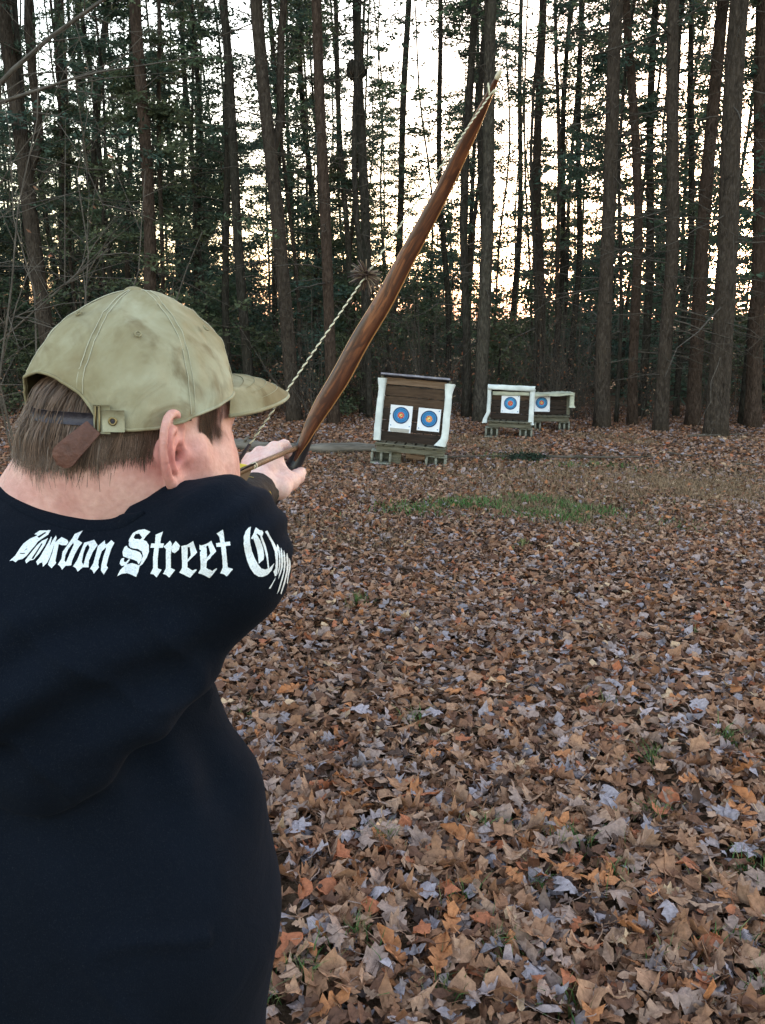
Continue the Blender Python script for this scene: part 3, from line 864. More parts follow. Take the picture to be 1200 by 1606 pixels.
def target_face(M, x, z, w, h, R, label, style, roll=0.0, strip=False, seed=0):
    r = np.random.default_rng(seed)
    t = thing('paper_target', label, 'paper target')
    t.matrix_world = M @ Matrix.Translation((x, 0, z)) @ Matrix.Rotation(roll, 4, 'Y')
    nx, nz = 10, 10
    X, Z = np.meshgrid(np.linspace(-w / 2, w / 2, nx + 1), np.linspace(-h / 2, h / 2, nz + 1), indexing='ij')
    Y = -.004 - .012 * (np.abs(X) / (w / 2)) ** 6 * (Z < -h * .2) - .003 * (np.abs(Z) / (h / 2)) ** 4
    V = np.stack([X, Y, Z], -1).reshape(-1, 3); i = np.arange(nx)[:, None] * (nz + 1); j = np.arange(nz)[None]
    Q = np.stack([i + j, i + nz + 1 + j, i + nz + 2 + j, i + j + 1], -1).reshape(-1, 4)
    V2 = V + [0, .0015, 0]
    G = Geo(); G.add(V, Q=Q); G.add(V2, Q=Q[:, ::-1])
    put('paper', G.mesh('paper', paperm), parent=t)
    zc = h * .04 if not strip else h * .13
    def ring(nm, r0, r1, m, y, wob=0.0, dz=0, dx=0):
        V, Q = disc_geo(r0, r1, y, 40, wob, r); V[:, 2] += zc + dz; V[:, 0] += dx
        put(nm, mk_mesh(nm, V, Q[:, ::-1] if False else Q, inks[m]), parent=t)
    ring('ring', R * .86, R, 'navy', -.0085); ring('ring', R * .70, R * .85, 'blue', -.0085)
    ring('ring', R * .66, R * .70, 'navy', -.0085); ring('ring', R * .40, R * .66, 'blue' if style < 2 else 'sky', -.0085)
    ring('ring', R * .18, R * .40, 'red' if style != 1 else 'orange', -.0085, .05); ring('bullseye', .0, R * .18, 'yellow' if style < 3 else 'orange', -.009, .05)
    if strip:
        V, Q = box_vq((-w / 2, -.012, -h / 2 + .003), (w / 2, -.008, -h / 2 + h * .14)); put('bottom_strip', mk_mesh('bottom_strip', V, Q, stripm, False), parent=t)
    # small printed corner marks and arrow holes
    for (cx, cz) in ((-.42, -.40), (.42, -.40), (.42, .42)) if not strip else ((-.42, -.26), (.42, -.26)):
        V, Q = disc_geo(0, .007, -.0135 if cz < 0 else -.0095, 10); V[:, 0] += cx * w; V[:, 2] += cz * h
        put('printed_mark', mk_mesh('printed_mark', V, Q, inks['blue']), parent=t)
    for k in range(7):
        a = r.uniform(0, 6.28); q = abs(r.normal(0, R * .4)); V, Q = disc_geo(0, r.uniform(.003, .0065), -.0105, 8)
        V[:, 0] += q * math.cos(a); V[:, 2] += zc + q * math.sin(a); put('arrow_hole', mk_mesh('arrow_hole', V, Q, inks['black']), parent=t)
    return t

def cloth_post(x0, x1, z0, z1, y0, y1, r, flare_top=0.0, flare_bot=0.0, side=1):
    """sheeting wrapped round a post, gathered, with looser ends"""
    nz, n = 26, 14
    zs = np.linspace(z0, z1, nz); V = []
    a = np.linspace(0, 2 * math.pi, n, endpoint=False)
    w, d = (x1 - x0) / 2, (y1 - y0) / 2
    ph = r.uniform(0, 6, 4)
    for k, z in enumerate(zs):
        f = (z - z0) / (z1 - z0)
        e = 1 + flare_top * max(0, (f - .82) / .18) ** 1.3 + flare_bot * max(0, (.16 - f) / .16) ** 1.5
        sx = np.sign(np.cos(a)) * np.abs(np.cos(a)) ** .45; sy = np.sign(np.sin(a)) * np.abs(np.sin(a)) ** .45
        wr = 1 + .06 * np.sin(a * 3 + ph[0] + z * 5) + .035 * np.sin(z * 23 + ph[1] + a) + r.normal(0, .02, n)
        cx = (x0 + x1) / 2 + .003 * math.sin(z * 6 + ph[2]) + side * w * (e - 1) * .8
        V.append(np.stack([cx + sx * w * e * wr, (y0 + y1) / 2 + sy * d * (1 + (e - 1) * .4) * wr, np.full(n, z) + r.normal(0, .003, n)], -1))
    V = np.concatenate(V); i = np.arange(nz - 1)[:, None] * n; j = np.arange(n)[None]
    Q = np.stack([i + j, i + (j + 1) % n, i + n + (j + 1) % n, i + n + j], -1).reshape(-1, 4)
    return V, Q

def cinder_block(M, x, y, label, w=.30, h=.165, d=.19, roll=0):
    t = thing('cinder_block', label, 'concrete block', group='hollow concrete blocks under the stands')
    t.matrix_world = M @ Matrix.Translation((x, y, 0)) @ Matrix.Rotation(roll, 4, 'Y')
    V, Q = [], []
    G = Geo()
    th = .032; wb = .034
    bars = [((-w / 2, 0, 0), (w / 2, d, th * .8)), ((-w / 2, 0, h - th * .7), (w / 2, d, h))]
    for c in (-w / 2, -wb / 2, w / 2 - wb): bars.append(((c, .002, th * .8), (c + wb, d - .002, h - th * .7)))
    bars.append(((-w / 2 + wb, d - .02, th * .8), (w / 2 - wb, d - .004, h - th * .7)))
    for s, (a, b_) in enumerate(bars):
        V, Q = rough_box(a, b_, 4, 3, 3, .0018, s + abs(int(x * 10))); G.add(V, Q=Q)
    put('concrete', G.mesh('concrete', concm), parent=t)

def stand(px, py, width_px, height_px, yaw, lean, roll, style, label, blocks):
    g = ground_hit(px, py); D = (g - CAM) @ FWD
    W = width_px / FPX * D; H = height_px / FPX * D
    M0 = Matrix.Translation(g) @ Matrix.Rotation(yaw, 4, 'Z') @ Matrix.Rotation(roll, 4, 'Y')
    r = np.random.default_rng(int(px))
    bh = .165
    t = thing('target_stand', label, 'target stand'); t.matrix_world = M0
    bw = .30 * (W / 1.07)
    for (fx, lb) in zip((-1, 1), blocks):
        cinder_block(M0, fx * (W / 2 - bw / 2), .0, lb, w=bw)
    # pallet: stringers across, slats front to back
    k = 0
    def prt(nm, a, b_, m, amp=.002, nx=6, ny=2, nz=3, T=None):
        nonlocal k; k += 1
        V, Q = rough_box(a, b_, nx, ny, nz, amp, k + int(px))
        if T is not None:
            V = np.array([(T @ Vector(v))[:] for v in V])
        return put(nm, mk_mesh(nm, V, Q, m, False), parent=t)
    for yy in (-.03, .24, .50): prt('stringer', (-W * .43, yy, bh + .002), (W * .47, yy + .045, bh + .068), plankm[3], .002, 10)
    for s in range(7):
        x0 = -W * .45 + s * W * .132; prt('slat', (x0, -.05, bh + .070), (x0 + W * .108, .56, bh + .086), plankm[3], .001, 2, 4, 1)
    prt('front_ledge', (-W * .44, -.062, bh + .088), (W * .48, -.02, bh + .104), plankm[3], .0015, 10, 1, 1)
    if style == 1: # extra lumber below the pallet
        prt('support_board', (-W * .24, .05, .0), (-W * .10, .14, bh), plankm[3]); prt('broken_plank', (-.03, .06, .09), (.20, .10, .15), plankm[2], .004)
    # leaning backing made of boards
    L = Matrix.Translation((0, .10, bh + .106)) @ Matrix.Rotation(-lean, 4, 'X')
    Hb = H - bh - .106
    bx0, bx1 = -W * .40, W * .40
    if style == 1:
        rows = [(0, .16, 1), (.16, .33, 1), (.33, .52, 1), (.52, .70, 0), (.70, .86, 0), (.865, .985, 2)]
    else:
        rows = [(0, .2, 1), (.2, .4, 1), (.4, .62, 1), (.62, .82, 0 if style == 2 else 1), (.82, .98, 1)]
    for a, b_, mi in rows:
        prt('backing_board', (bx0, (-.012 if mi == 2 else 0) + r.uniform(0, .004), Hb * a + .0015), (bx1, .04, Hb * b_ - .0015), plankm[mi], .0025, 12, 1, 3, L)
    Lt = t.matrix_world @ L
    wp = W * .085
    if style == 1:
        prt('post', (bx0 - wp * .8, -.03, -.01), (bx0 - wp * .2, .06, Hb), plankm[3], T=L); prt('post', (bx1 + wp * .2, -.03, -.01), (bx1 + wp * .8, .06, Hb), plankm[3], T=L)
        for (x0, x1, ft, fb, sd) in ((bx0 - wp, bx0 + .006, .45, .0, -.4), (bx1 - .006, bx1 + wp, .55, .75, .3)):
            V, Q = cloth_post(x0, x1, .0, Hb * .955, -.055, .075, r, ft, fb, sd)
            if sd > 0:  # hem swings inwards at the foot
                V[:, 0] -= .055 * np.clip((.12 * Hb - V[:, 2]) / (.12 * Hb), 0, 1)
            V = np.array([(L @ Vector(v))[:] for v in V]); put('cloth_wrap', mk_mesh('cloth_wrap', V, Q, clothm), parent=t)
        prt('roof', (bx0 - wp * .7, -.10, Hb * .985 + .004), (bx1 + wp * .5, .36, Hb + .022), roofm, .002, 10, 4, 1, L)
        prt('roof_edge', (bx0 - wp * .7, -.112, Hb + .004), (bx1 + wp * .5, -.102, Hb + .026), edgem, .001, 10, 1, 1, L)
    elif style == 2:
        for sx in (-1, 1):
            c = bx0 - wp * .55 if sx < 0 else bx1 + wp * .55
            prt('post', (c - .02, -.02, 0), (c + .02, .05, Hb), plankm[3], T=L)
            V, Q = cloth_post(c - wp * (.5 if sx < 0 else .62), c + wp * (.5 if sx < 0 else .62), -.06, Hb * .99, -.055, .075, r, .25, .35, sx * .3)
            if sx < 0: V[:, 0] -= .05 * np.clip((.22 * Hb - V[:, 2]) / (.22 * Hb), 0, 1)
            V = np.array([(L @ Vector(v))[:] for v in V]); put('cloth_wrap', mk_mesh('cloth_wrap', V, Q, clothm), parent=t)
        V, Q = cloth_post(-.065, .065, bx0 - wp * 1.05, bx1 + wp * 1.1, -.09, .1, r, 0, 0, 0)
        V = V[:, [2, 1, 0]]; V[:, 2] = V[:, 2] * .62 + Hb + .0; V = np.array([(L @ Vector(v))[:] for v in V]); put('cloth_wrap', mk_mesh('cloth_wrap', V, Q[:, ::-1], clothm), parent=t)
        V, Q = cloth_post(-.03, .03, bx0 + .01, bx1 - .01, -.035, .03, r, 0, 0, 0)
        V = V[:, [2, 1, 0]]; V[:, 2] += Hb - .085; V = np.array([(L @ Vector(v))[:] for v in V]); put('cloth_wrap', mk_mesh('cloth_wrap', V, Q[:, ::-1], creamclothm), parent=t)
    else:
        for c in (bx0 - .03, bx1 + .03): prt('post', (c - .03, -.03, 0), (c + .03, .04, Hb), plankm[3], T=L)
        nx, ny = 26, 10
        X, S = np.meshgrid(np.linspace(bx0 - .1, bx1 + .10, nx), np.linspace(0, 1, ny), indexing='ij')
        Y = -.13 + .6 * S; Z = Hb + .015 + .006 * np.sin(X * 9) - .03 * np.exp(-S * 7) - .008 * np.sin(X * 2.4 + 2) ** 2 + r.normal(0, .004, X.shape)
        V = np.stack([X, Y, Z], -1).reshape(-1, 3); i = np.arange(nx - 1)[:, None] * ny; j = np.arange(ny - 1)[None]
        Q = np.stack([i + j, i + ny + j, i + ny + j + 1, i + j + 1], -1).reshape(-1, 4)
        G = Geo(); G.add(V, Q=Q); G.add(V - [0, 0, .006], Q=Q[:, ::-1])
        X2, S2 = np.meshgrid(np.linspace(bx0 - .1, bx1 + .10, nx), np.linspace(0, 1, 5), indexing='ij')
        V = np.stack([X2, -.13 - .01 * np.sin(X2 * 25), Hb + .015 - .03 + .006 * np.sin(X2 * 9) - .008 * np.sin(X2 * 2.4 + 2) ** 2 - S2 * (.035 + .010 * np.sin(X2 * 15))], -1).reshape(-1, 3)
        i = np.arange(nx - 1)[:, None] * 5; j = np.arange(4)[None]; G.add(V, Q=np.stack([i + j, i + j + 1, i + 5 + j + 1, i + 5 + j], -1).reshape(-1, 4))
        # corner hanging down on the right
        V, Q = cloth_post(bx1 + .045, bx1 + .12, Hb - .24, Hb + .0, -.12, .05, r, 0, .5, .3); G.add(V, Q=Q)
        V = np.concatenate(G.V); V = np.array([(L @ Vector(v))[:] for v in V]); G.V = [V]
        put('cloth_roof', G.mesh('cloth_roof', creamclothm), parent=t)
    return Lt, W, Hb, bx0, bx1

if QUICK != 'person':
    R_ = math.radians
    Lt, W, Hb, b0, b1 = stand(639, 733, 120, 138, R_(-7), R_(8), R_(4.6), 1, 'nearest target stand with white wrapped posts, dark flat roof and two paper faces',
        ('hollow concrete block under the left end of the nearest target stand', 'hollow concrete block under the right end of the nearest target stand'))
    target_face(Lt, W * -.155, Hb * .36, .262, .315, .098, 'left paper target on the nearest stand, with a grey strip along its bottom', 0, strip=True, seed=1)
    target_face(Lt, W * .215, Hb * .385, .265, .265, .098, 'right paper target on the nearest stand, orange centre and square sheet', 1, seed=2)
    Lt, W, Hb, b0, b1 = stand(797, 688, 74, 78, R_(-10), R_(6), R_(1.5), 2, 'middle target stand framed in white sheeting on both posts and along the top',
        ('hollow concrete block under the left end of the middle target stand', 'hollow concrete block under the right end of the middle target stand'))
    target_face(Lt, W * .0, Hb * .50, .275, .275, .096, 'single paper target on the middle stand with an orange centre', 3, seed=3)
    Lt, W, Hb, b0, b1 = stand(862, 677, 62, 60, R_(-8), R_(5), R_(0), 3, 'farthest target stand under a drooping cream cloth roof, right behind the middle one',
        ('hollow concrete block under the left end of the farthest target stand', 'hollow concrete block under the right end of the farthest target stand'))
    target_face(Lt, W * -.22, Hb * .50, .27, .27, .095, 'smallest paper target, pinned on the farthest stand', 2, seed=4)

    # fallen log left of the nearest stand, small branch with green sprig, sticks
    r = np.random.default_rng(77)
    a = ground_hit(300, 706); b_ = ground_hit(588, 712)
    t = np.linspace(0, 1, 22)[:, None]
    q = a + (b_ - a) * t + np.stack([0 * t[:, 0], .06 * np.sin(t[:, 0] * 7), .015 * np.sin(t[:, 0] * 9) + .065], -1)
    V, T, Q = tube(q, np.linspace(.085, .06, 22) * (1 + r.normal(0, .05, 22)), 12, jitter=.05)
    G = Geo(); G.add(V, T=T, Q=Q)
    for s in (.3, .62):
        p = q[int(s * 21)]; V, T, Q = tube([p, p + [.05, -.08, .09], p + [.10, -.12, .13]], [.028, .02, .016], 7); G.add(V, T=T, Q=Q)
    logm = noise_mat('bare_log', [(.3, (.075, .065, .055)), (.7, (.24, .215, .19))], 7, (.3, 2, 2), bumps=(.5, .01), src='World')
    put('fallen_log', G.mesh('fallen_log', logm), label='fallen grey log lying on the leaves left of the nearest target stand', category='log')
    def stick(p, q_, rad, name, label, cat, kinks=5, tw=4):
        a, b_ = ground_hit(*p), ground_hit(*q_); t = np.linspace(0, 1, 12)[:, None]
        pts = a + (b_ - a) * t + np.cumsum(r.normal(0, .012, (12, 3)), 0) * [1, 1, .2]; pts[:, 2] = ground_z(pts[:, 0], pts[:, 1]) + .045 + rad
        G = Geo(); V, T, Q = tube(pts, np.linspace(rad, rad * .4, 12), 6, jitter=.06); G.add(V, T=T, Q=Q)
        for k in range(tw):
            p0 = pts[r.integers(2, 11)]; d = unit((b_ - a) + r.normal(0, .5, 3) * np.linalg.norm(b_ - a)); d[2] = abs(d[2]) * .5
            V, T, Q = tube([p0, p0 + d * .12, p0 + d * .25 + [0, 0, -.01]], [rad * .4, rad * .3, rad * .15], 4); G.add(V, T=T, Q=Q)
        put(name, G.mesh(name, pale_twigm), label=label, category=cat)
    stick((700, 724), (800, 722), .012, 'fallen_stick', 'thin pale stick on the ground just left of the green sprig', 'stick')
    stick((845, 723), (1030, 724), .018, 'fallen_branch', 'long thin dead branch lying to the right of the green sprig', 'branch', tw=8)
    stick((1045, 716), (1085, 723), .012, 'fallen_stick', 'short pale stick slanting on the leaves at right, near the broad trunks', 'stick', tw=2)
    stick((1075, 690), (1175, 684), .014, 'fallen_branch', 'pale dead branch lying at the foot of the broadest tree', 'branch', tw=8)
    stick((1155, 735), (1190, 737), .011, 'fallen_stick', 'short stick on the leaves near the right edge', 'stick', tw=1)
    G, Wd = Geo(), Geo(); g = ground_hit(822, 724)
    for k in range(16):
        a = r.uniform(0, 6.28); spray(r, g + [r.normal(0, .08), r.normal(0, .05), .05], np.array([math.cos(a), math.sin(a) * .6, .15]), .24, 6, .05, np.array([.022, .04, .024]), G, Wd, droop=.1)
    t = thing('evergreen_sprig', 'dark green evergreen sprig lying on the leaves in front of the middle stand', 'fallen sprig')
    put('needles', G.mesh('needles', needlem, False), parent=t); put('stem', Wd.mesh('stem', twigm), parent=t)
# ------------------------------------------------------------------ the archer
def poly_mask(poly, X, Y):
    poly = np.asarray(poly, float); x0, y0 = poly[:, 0], poly[:, 1]; x1, y1 = np.roll(x0, -1), np.roll(y0, -1)
    ins = np.zeros(X.shape, bool)
    for a, b, c, d in zip(x0, y0, x1, y1):
        if b == d: continue
        hit = ((b > Y) != (d > Y)) & (X < (c - a) * (Y - b) / (d - b) + a)
        ins ^= hit
    return ins

ROOT = P(95, 1500, .95); FEET = np.array([ROOT[0], ROOT[1], 0.0])
person = thing('person', 'archer in a beige cap and navy T-shirt seen from behind, drawing a wooden bow', 'person')
bpy.context.view_layer.update()

# -------- shirt
def fabric(name, base, weave=900, fold=.35):
    m, nt, b = mat(name, base, .95, .08)
    v = coords(nt, src='Object')
    c = mix(nt, tex(nt, v, 9, 4, .6), tuple(q * .65 for q in base), tuple(q * 1.5 for q in base))
    lint = ramp(nt, tex(nt, v, 1300, 3, .6), [(.58, (0, 0, 0)), (.74, (.22, .22, .22))])
    nt.links.new(mix(nt, lint, c, (.10, .11, .13)), b.inputs['Base Color'])
    h1 = tex(nt, v, 520, 2, .6); h2 = tex(nt, v, 14, 3, .5, .8)
    a = N(nt, 'ShaderNodeMath', operation='MULTIPLY_ADD'); a.inputs[1].default_value = .12; nt.links.new(h1, a.inputs[0]); nt.links.new(h2, a.inputs[2])
    bump(nt, b, a.outputs[0], fold, .012)
    b.inputs['Sheen Weight'].default_value = .02; b.inputs['Sheen Roughness'].default_value = .5
    b.inputs['Sheen Tint'].default_value = (.35, .45, .7, 1)
    return m
shirtm = fabric('navy_cotton', (.0028, .0047, .0092))

lo = P(0, 0, .9).copy(); pts = np.array([P(x, y, d) for x in (-330, 520) for y in (640, 2000) for d in (.55, 1.2)])
S = Sdf(pts.min(0) - .02, pts.max(0) + .02, .0055)
CR = np.stack([RGT, UPV, FWD], axis=1)            # camera-aligned axes, used to shape the body as seen
E = lambda px, py, d, rx, ry, rz, k=.03, rot=0.0: S.ell(P(px, py, d), (rx, ry, rz), CR @ np.array([[math.cos(rot), -math.sin(rot), 0], [math.sin(rot), math.cos(rot), 0], [0, 0, 1]]), k)
# lower back and hips
E(118, 1180, .880, .125, .16, .120, .02)
S.cone(P(258, 1085, .87), P(302, 1232, .89), .050, .058, .03)
E(146, 1350, .905, .178, .16, .150, .06)
E(166, 1450, .925, .184, .17, .160, .06)
E(146, 1650, .955, .193, .20, .155, .06)
E(136, 1800, .985, .185, .16, .150, .06)
# upper back, overhanging where the lifted arms pull the cloth
E(60, 1030, .850, .172, .118, .160, .008, rot=.16)
E(120, 930, .850, .165, .078, .120, .04)
E(20, 900, .860, .16, .085, .120, .04)
S.chain([P(-60, 1165, .765), P(0, 1178, .755), (P(60, 1205, .750)), P(130, 1185, .752), P(215, 1105, .765), P(300, 1040, .79)], [.030, .030, .030, .030, .030, .026], .022)
S.cone(P(275, 960, .80), P(283, 1024, .815), .052, .034, .03)
# shoulders and the raised right upper arm
S.cone(P(342, 849, .80), P(352, 896, .80), .058, .059, .03)
S.cone(P(358, 850, .82), P(366, 864, .97), .048, .042, .03)
S.cone(P(250, 868, .815), P(350, 860, .80), .045, .055, .03)
S.cone(P(330, 958, .805), P(340, 900, .80), .030, .052, .025)
S.cone(P(-40, 848, .88), P(70, 858, .865), .068, .050, .04)
S.cone(P(-50, 850, .90), P(60, 800, 1.06), .062, .045, .03)      # left arm reaches forward behind the head
S.cone(P(366, 864, .97), P(345, 804, 1.02), .046, .030, .03)
# folds by the collar and over the shoulder
for a, b_, r0, k in (((150, 826), (190, 812), .008, .012), ((188, 812), (232, 812), .009, .012), ((238, 800), (300, 772), .010, .014), ((262, 800), (330, 800), .008, .02),
                     ((300, 812), (420, 800), .007, .03), ((60, 830), (120, 822), .008, .02)):
    pa, pb = P(*a, .80 if a[0] > 140 else .83), P(*b_, .78)
E(172, 819, .84, .085, .032, .05, .025)
E(20, 842, .865, .085, .036, .06, .03)
E(262, 812, .810, .022, .030, .04, .02, rot=-.6)
E(232, 806, .815, .012, .014, .04, .012)
SV, SQ = S.mesh(2)
# cloth folds: gentle ridges across the back, finer ones near the sleeve
def shirt_disp(V, Nn):
    out = np.zeros(len(V))
    q = V - CAM; d = q @ FWD; px = 600 + FPX * (q @ RGT) / d; py = 803 - FPX * (q @ UPV) / d
    for i, p in enumerate(V):
        n1 = noise.noise(Vector((p[0] * 7, p[1] * 7, p[2] * 5)))
        n2 = noise.noise(Vector((p[0] * 16 + 3, p[1] * 16, p[2] * 12)))
        n3 = noise.noise(Vector((p[0] * 5 + 9, p[1] * 5, p[2] * 9 + p[0] * 7))); out[i] = .0045 * n1 + .0022 * n2 + (.006 if px[i] < 330 else 0) * (max(0, 1 - abs(n3) * 5)) ** 2 * (1 if p[2] < 1.42 else .35)
    # drag lines running from the left ribs up to the right arm
    s = (py - 1000) * .85 + (px - 180) * .42
    w = np.clip((py - 930) / 60, 0, 1) * np.clip((1260 - py) / 80, 0, 1) * np.clip((360 - px) / 120, 0, 1)
    out += w * .0060 * np.sin(s / 17 + .8 * np.sin(px / 60)) + w * .0045 * np.sin(s / 31 + 1)
    s2 = (px - 300) * .6 + (py - 830) * 1.0; w2 = np.clip((px - 230) / 80, 0, 1) * np.clip((900 - py) / 40, 0, 1) * .6
    out += w2 * .0032 * np.sin(s2 / 9)
    s3 = (px - 250) * .9 - (py - 1200) * .25; w3 = np.clip((py - 1130) / 60, 0, 1) * np.clip((1330 - py) / 100, 0, 1) * np.clip((px - 160) / 100, 0, 1)
    out += w3 * .0060 * np.sin(s3 / 16)
    return out
tmp = mk_mesh('tmp', SV, SQ)
nrm = np.zeros(len(SV) * 3, np.float32); tmp.vertices.foreach_get('normal', nrm); nrm = nrm.reshape(-1, 3)
SV = SV + nrm * shirt_disp(SV, nrm)[:, None]
bpy.data.meshes.remove(tmp)
shirt = put('t_shirt', mk_mesh('t_shirt', SV, SQ, shirtm), parent=person, label='navy T-shirt with white blackletter words across the back')
tris = np.concatenate([SQ[:, [0, 1, 2]], SQ[:, [0, 2, 3]]])
BV = BVHTree.FromPolygons([Vector(v) for v in SV], [tuple(int(i) for i in q) for q in SQ])

# -------- white print: blackletter words, each letter its own piece lying on the cloth
def tr(off, s, *polys): return [np.array(p, float) / s + off for p in polys]
A1, A2, A3 = (10, 820), (180, 820), (370, 810); s1, s2, s3 = 6.667, 6.316, 11.47
LET = [
 ('B', tr(A1, s1, [(35, 405), (95, 350), (150, 265), (180, 225), (245, 175), (330, 135), (295, 125), (350, 88), (465, 85), (440, 130), (395, 160), (335, 200), (310, 235), (255, 300), (215, 350), (170, 385), (130, 392), (100, 418), (70, 398)]),
       tr(A1, s1, [(345, 165), (420, 110), (405, 104), (325, 152)], [(140, 322), (205, 320), (190, 332), (150, 330)], [(185, 300), (225, 268), (215, 285)])),
 ('o', tr(A1, s1, [(200, 400), (240, 345), (320, 245), (375, 195), (415, 178), (438, 165), (405, 240), (345, 330), (290, 390), (250, 400), (210, 430)]), tr(A1, s1, [(265, 380), (320, 300), (370, 220), (382, 225), (330, 310), (285, 385)])),
 ('u', tr(A1, s1, [(315, 410), (350, 370), (420, 250), (452, 190), (470, 150), (478, 155), (455, 260), (400, 370), (378, 402), (330, 450)], [(378, 400), (430, 310), (485, 190), (520, 140), (528, 165), (490, 270), (460, 360), (430, 420), (385, 465), (380, 420), (330, 430)]), []),
 ('r', tr(A1, s1, [(445, 420), (480, 330), (500, 250), (505, 215), (580, 155), (600, 165), (640, 185), (650, 210), (630, 240), (580, 240), (550, 230), (530, 330), (515, 405), (525, 425), (475, 480), (440, 445)]), []),
 ('b', tr(A1, s1, [(800, 88), (765, 140), (745, 185), (795, 215), (760, 260), (720, 330), (690, 400), (680, 450), (620, 455), (585, 495), (565, 460), (542, 440), (580, 380), (590, 310), (640, 240), (690, 170), (715, 125)]), tr(A1, s1, [(700, 215), (708, 232), (660, 340), (625, 420), (610, 400), (620, 340), (650, 280)])),
 ('o', tr(A1, s1, [(700, 460), (745, 390), (785, 290), (815, 215), (870, 200), (920, 185), (955, 240), (905, 310), (865, 400), (860, 470), (800, 470), (748, 515), (730, 480)]), tr(A1, s1, [(855, 230), (872, 265), (835, 350), (808, 445), (790, 415), (805, 330), (830, 260)])),
 ('n', tr(A1, s1, [(875, 485), (910, 430), (940, 320), (958, 250), (1030, 190), (1035, 230), (1000, 300), (965, 400), (962, 450), (970, 470), (915, 535), (900, 500)], [(1035, 250), (1100, 188), (1135, 215), (1100, 280), (1070, 370), (1050, 450), (1065, 475), (1020, 545), (990, 505), (995, 450), (1020, 350), (1045, 280)], [(1000, 262), (1045, 222), (1052, 250), (1005, 303)]), []),
 ('S', tr(A2, s2, [(140, 230), (145, 170), (185, 105), (240, 75), (300, 65), (360, 90), (320, 130), (290, 172), (320, 185), (345, 225), (345, 290), (320, 350), (280, 410), (240, 440), (262, 395), (285, 330), (272, 285), (235, 262), (195, 258), (155, 248)],
                  [(118, 230), (130, 250), (165, 270), (215, 280), (255, 295), (275, 330), (270, 370), (240, 415), (225, 385), (180, 366), (130, 356), (85, 335), (78, 295), (95, 250)],
                  [(55, 385), (70, 358), (95, 352), (90, 385), (105, 395), (140, 362), (150, 370), (110, 422), (70, 432), (52, 410)],
                  [(30, 530), (60, 470), (110, 418), (170, 402), (215, 415), (250, 425), (235, 490), (210, 540), (170, 520), (120, 502), (75, 508)]),
       tr(A2, s2, [(192, 150), (212, 114), (250, 110), (278, 150), (260, 166), (205, 163)])),
 ('t', tr(A2, s2, [(485, 88), (465, 150), (458, 208), (495, 208), (485, 248), (445, 248), (432, 350), (430, 450), (470, 465), (420, 540), (390, 512), (358, 505), (385, 450), (385, 350), (398, 248), (360, 248), (368, 208), (405, 208), (412, 120)]), []),
 ('r', tr(A2, s2, [(490, 238), (555, 180), (572, 205), (570, 235), (610, 182), (652, 225), (640, 265), (600, 298), (575, 290), (565, 262), (560, 350), (560, 445), (603, 468), (545, 542), (515, 515), (485, 505), (512, 450), (512, 350), (515, 262)]), []),
 ('e', tr(A2, s2, [(665, 230), (720, 215), (780, 178), (820, 298), (728, 388), (725, 440), (775, 470), (812, 455), (818, 465), (750, 542), (700, 518), (645, 492), (672, 450), (672, 380), (668, 290)]), tr(A2, s2, [(728, 235), (748, 240), (760, 325), (727, 360)])),
 ('e', tr(A2, s2, [(838, 215), (860, 222), (905, 210), (955, 175), (1008, 285), (915, 378), (912, 445), (960, 475), (1000, 448), (1008, 455), (940, 542), (885, 512), (832, 495), (858, 450), (855, 350)]), tr(A2, s2, [(905, 232), (925, 225), (945, 312), (912, 350)])),
 ('t', tr(A2, s2, [(1008, 105), (1070, 65), (1082, 130), (1090, 195), (1142, 190), (1147, 228), (1100, 232), (1108, 330), (1118, 440), (1170, 458), (1110, 530), (1080, 508), (1045, 500), (1070, 445), (1065, 350), (1055, 240), (1010, 240), (1005, 205), (1048, 200), (1035, 140)]), []),
 ('C', tr(A3, s3, [(268, 195), (225, 210), (175, 270), (140, 370), (135, 500), (150, 620), (190, 780), (250, 930), (320, 1030), (400, 1080), (480, 1080), (560, 1045), (630, 970), (680, 840), (640, 880), (590, 925), (520, 950), (450, 935), (390, 860), (330, 750), (280, 620), (250, 480), (245, 350), (258, 260)],
                  [(355, 205), (420, 250), (465, 255), (485, 300), (470, 345), (430, 352), (375, 310), (360, 330), (300, 405), (262, 400), (300, 340), (335, 250)],
                  [(310, 400), (350, 320), (372, 335), (430, 430), (480, 570), (500, 700), (490, 780), (405, 850), (395, 740), (370, 600), (330, 470)],
                  [(425, 345), (458, 350), (520, 510), (565, 680), (590, 930), (562, 930), (545, 760), (500, 580), (450, 440)]), []),
 ('h', tr(A3, s3, [(510, 275), (555, 255), (620, 380), (690, 500), (720, 570), (735, 500), (770, 570), (785, 700), (785, 850), (770, 960), (738, 1045), (735, 1030), (760, 900), (765, 750), (750, 630), (738, 610), (748, 700), (748, 850), (735, 960), (720, 1060), (690, 1075), (665, 990), (700, 930), (705, 800), (690, 640), (620, 460), (550, 330)], [(705, 1085), (692, 1135), (612, 1290), (580, 1290), (640, 1200)]), []),
 ('o', tr(A3, s3, [(800, 560), (820, 620), (837, 760), (832, 900), (800, 1010), (750, 1130), (760, 1060), (790, 950), (802, 800), (790, 650)]), []),
 ('p', tr(A3, s3, [(850, 600), (872, 700), (882, 830), (872, 950), (830, 1120), (765, 1330), (728, 1385), (795, 1150), (838, 1000), (850, 850), (842, 700)]), []),
 ('p', tr(A3, s3, [(905, 650), (930, 750), (935, 880), (915, 1020), (870, 1200), (805, 1390), (788, 1380), (855, 1150), (893, 980), (900, 850), (890, 720)]), []),
 ('e', tr(A3, s3, [(945, 735), (968, 820), (965, 940), (935, 1070), (915, 1215), (902, 1190), (920, 1040), (942, 900)]), []),
]
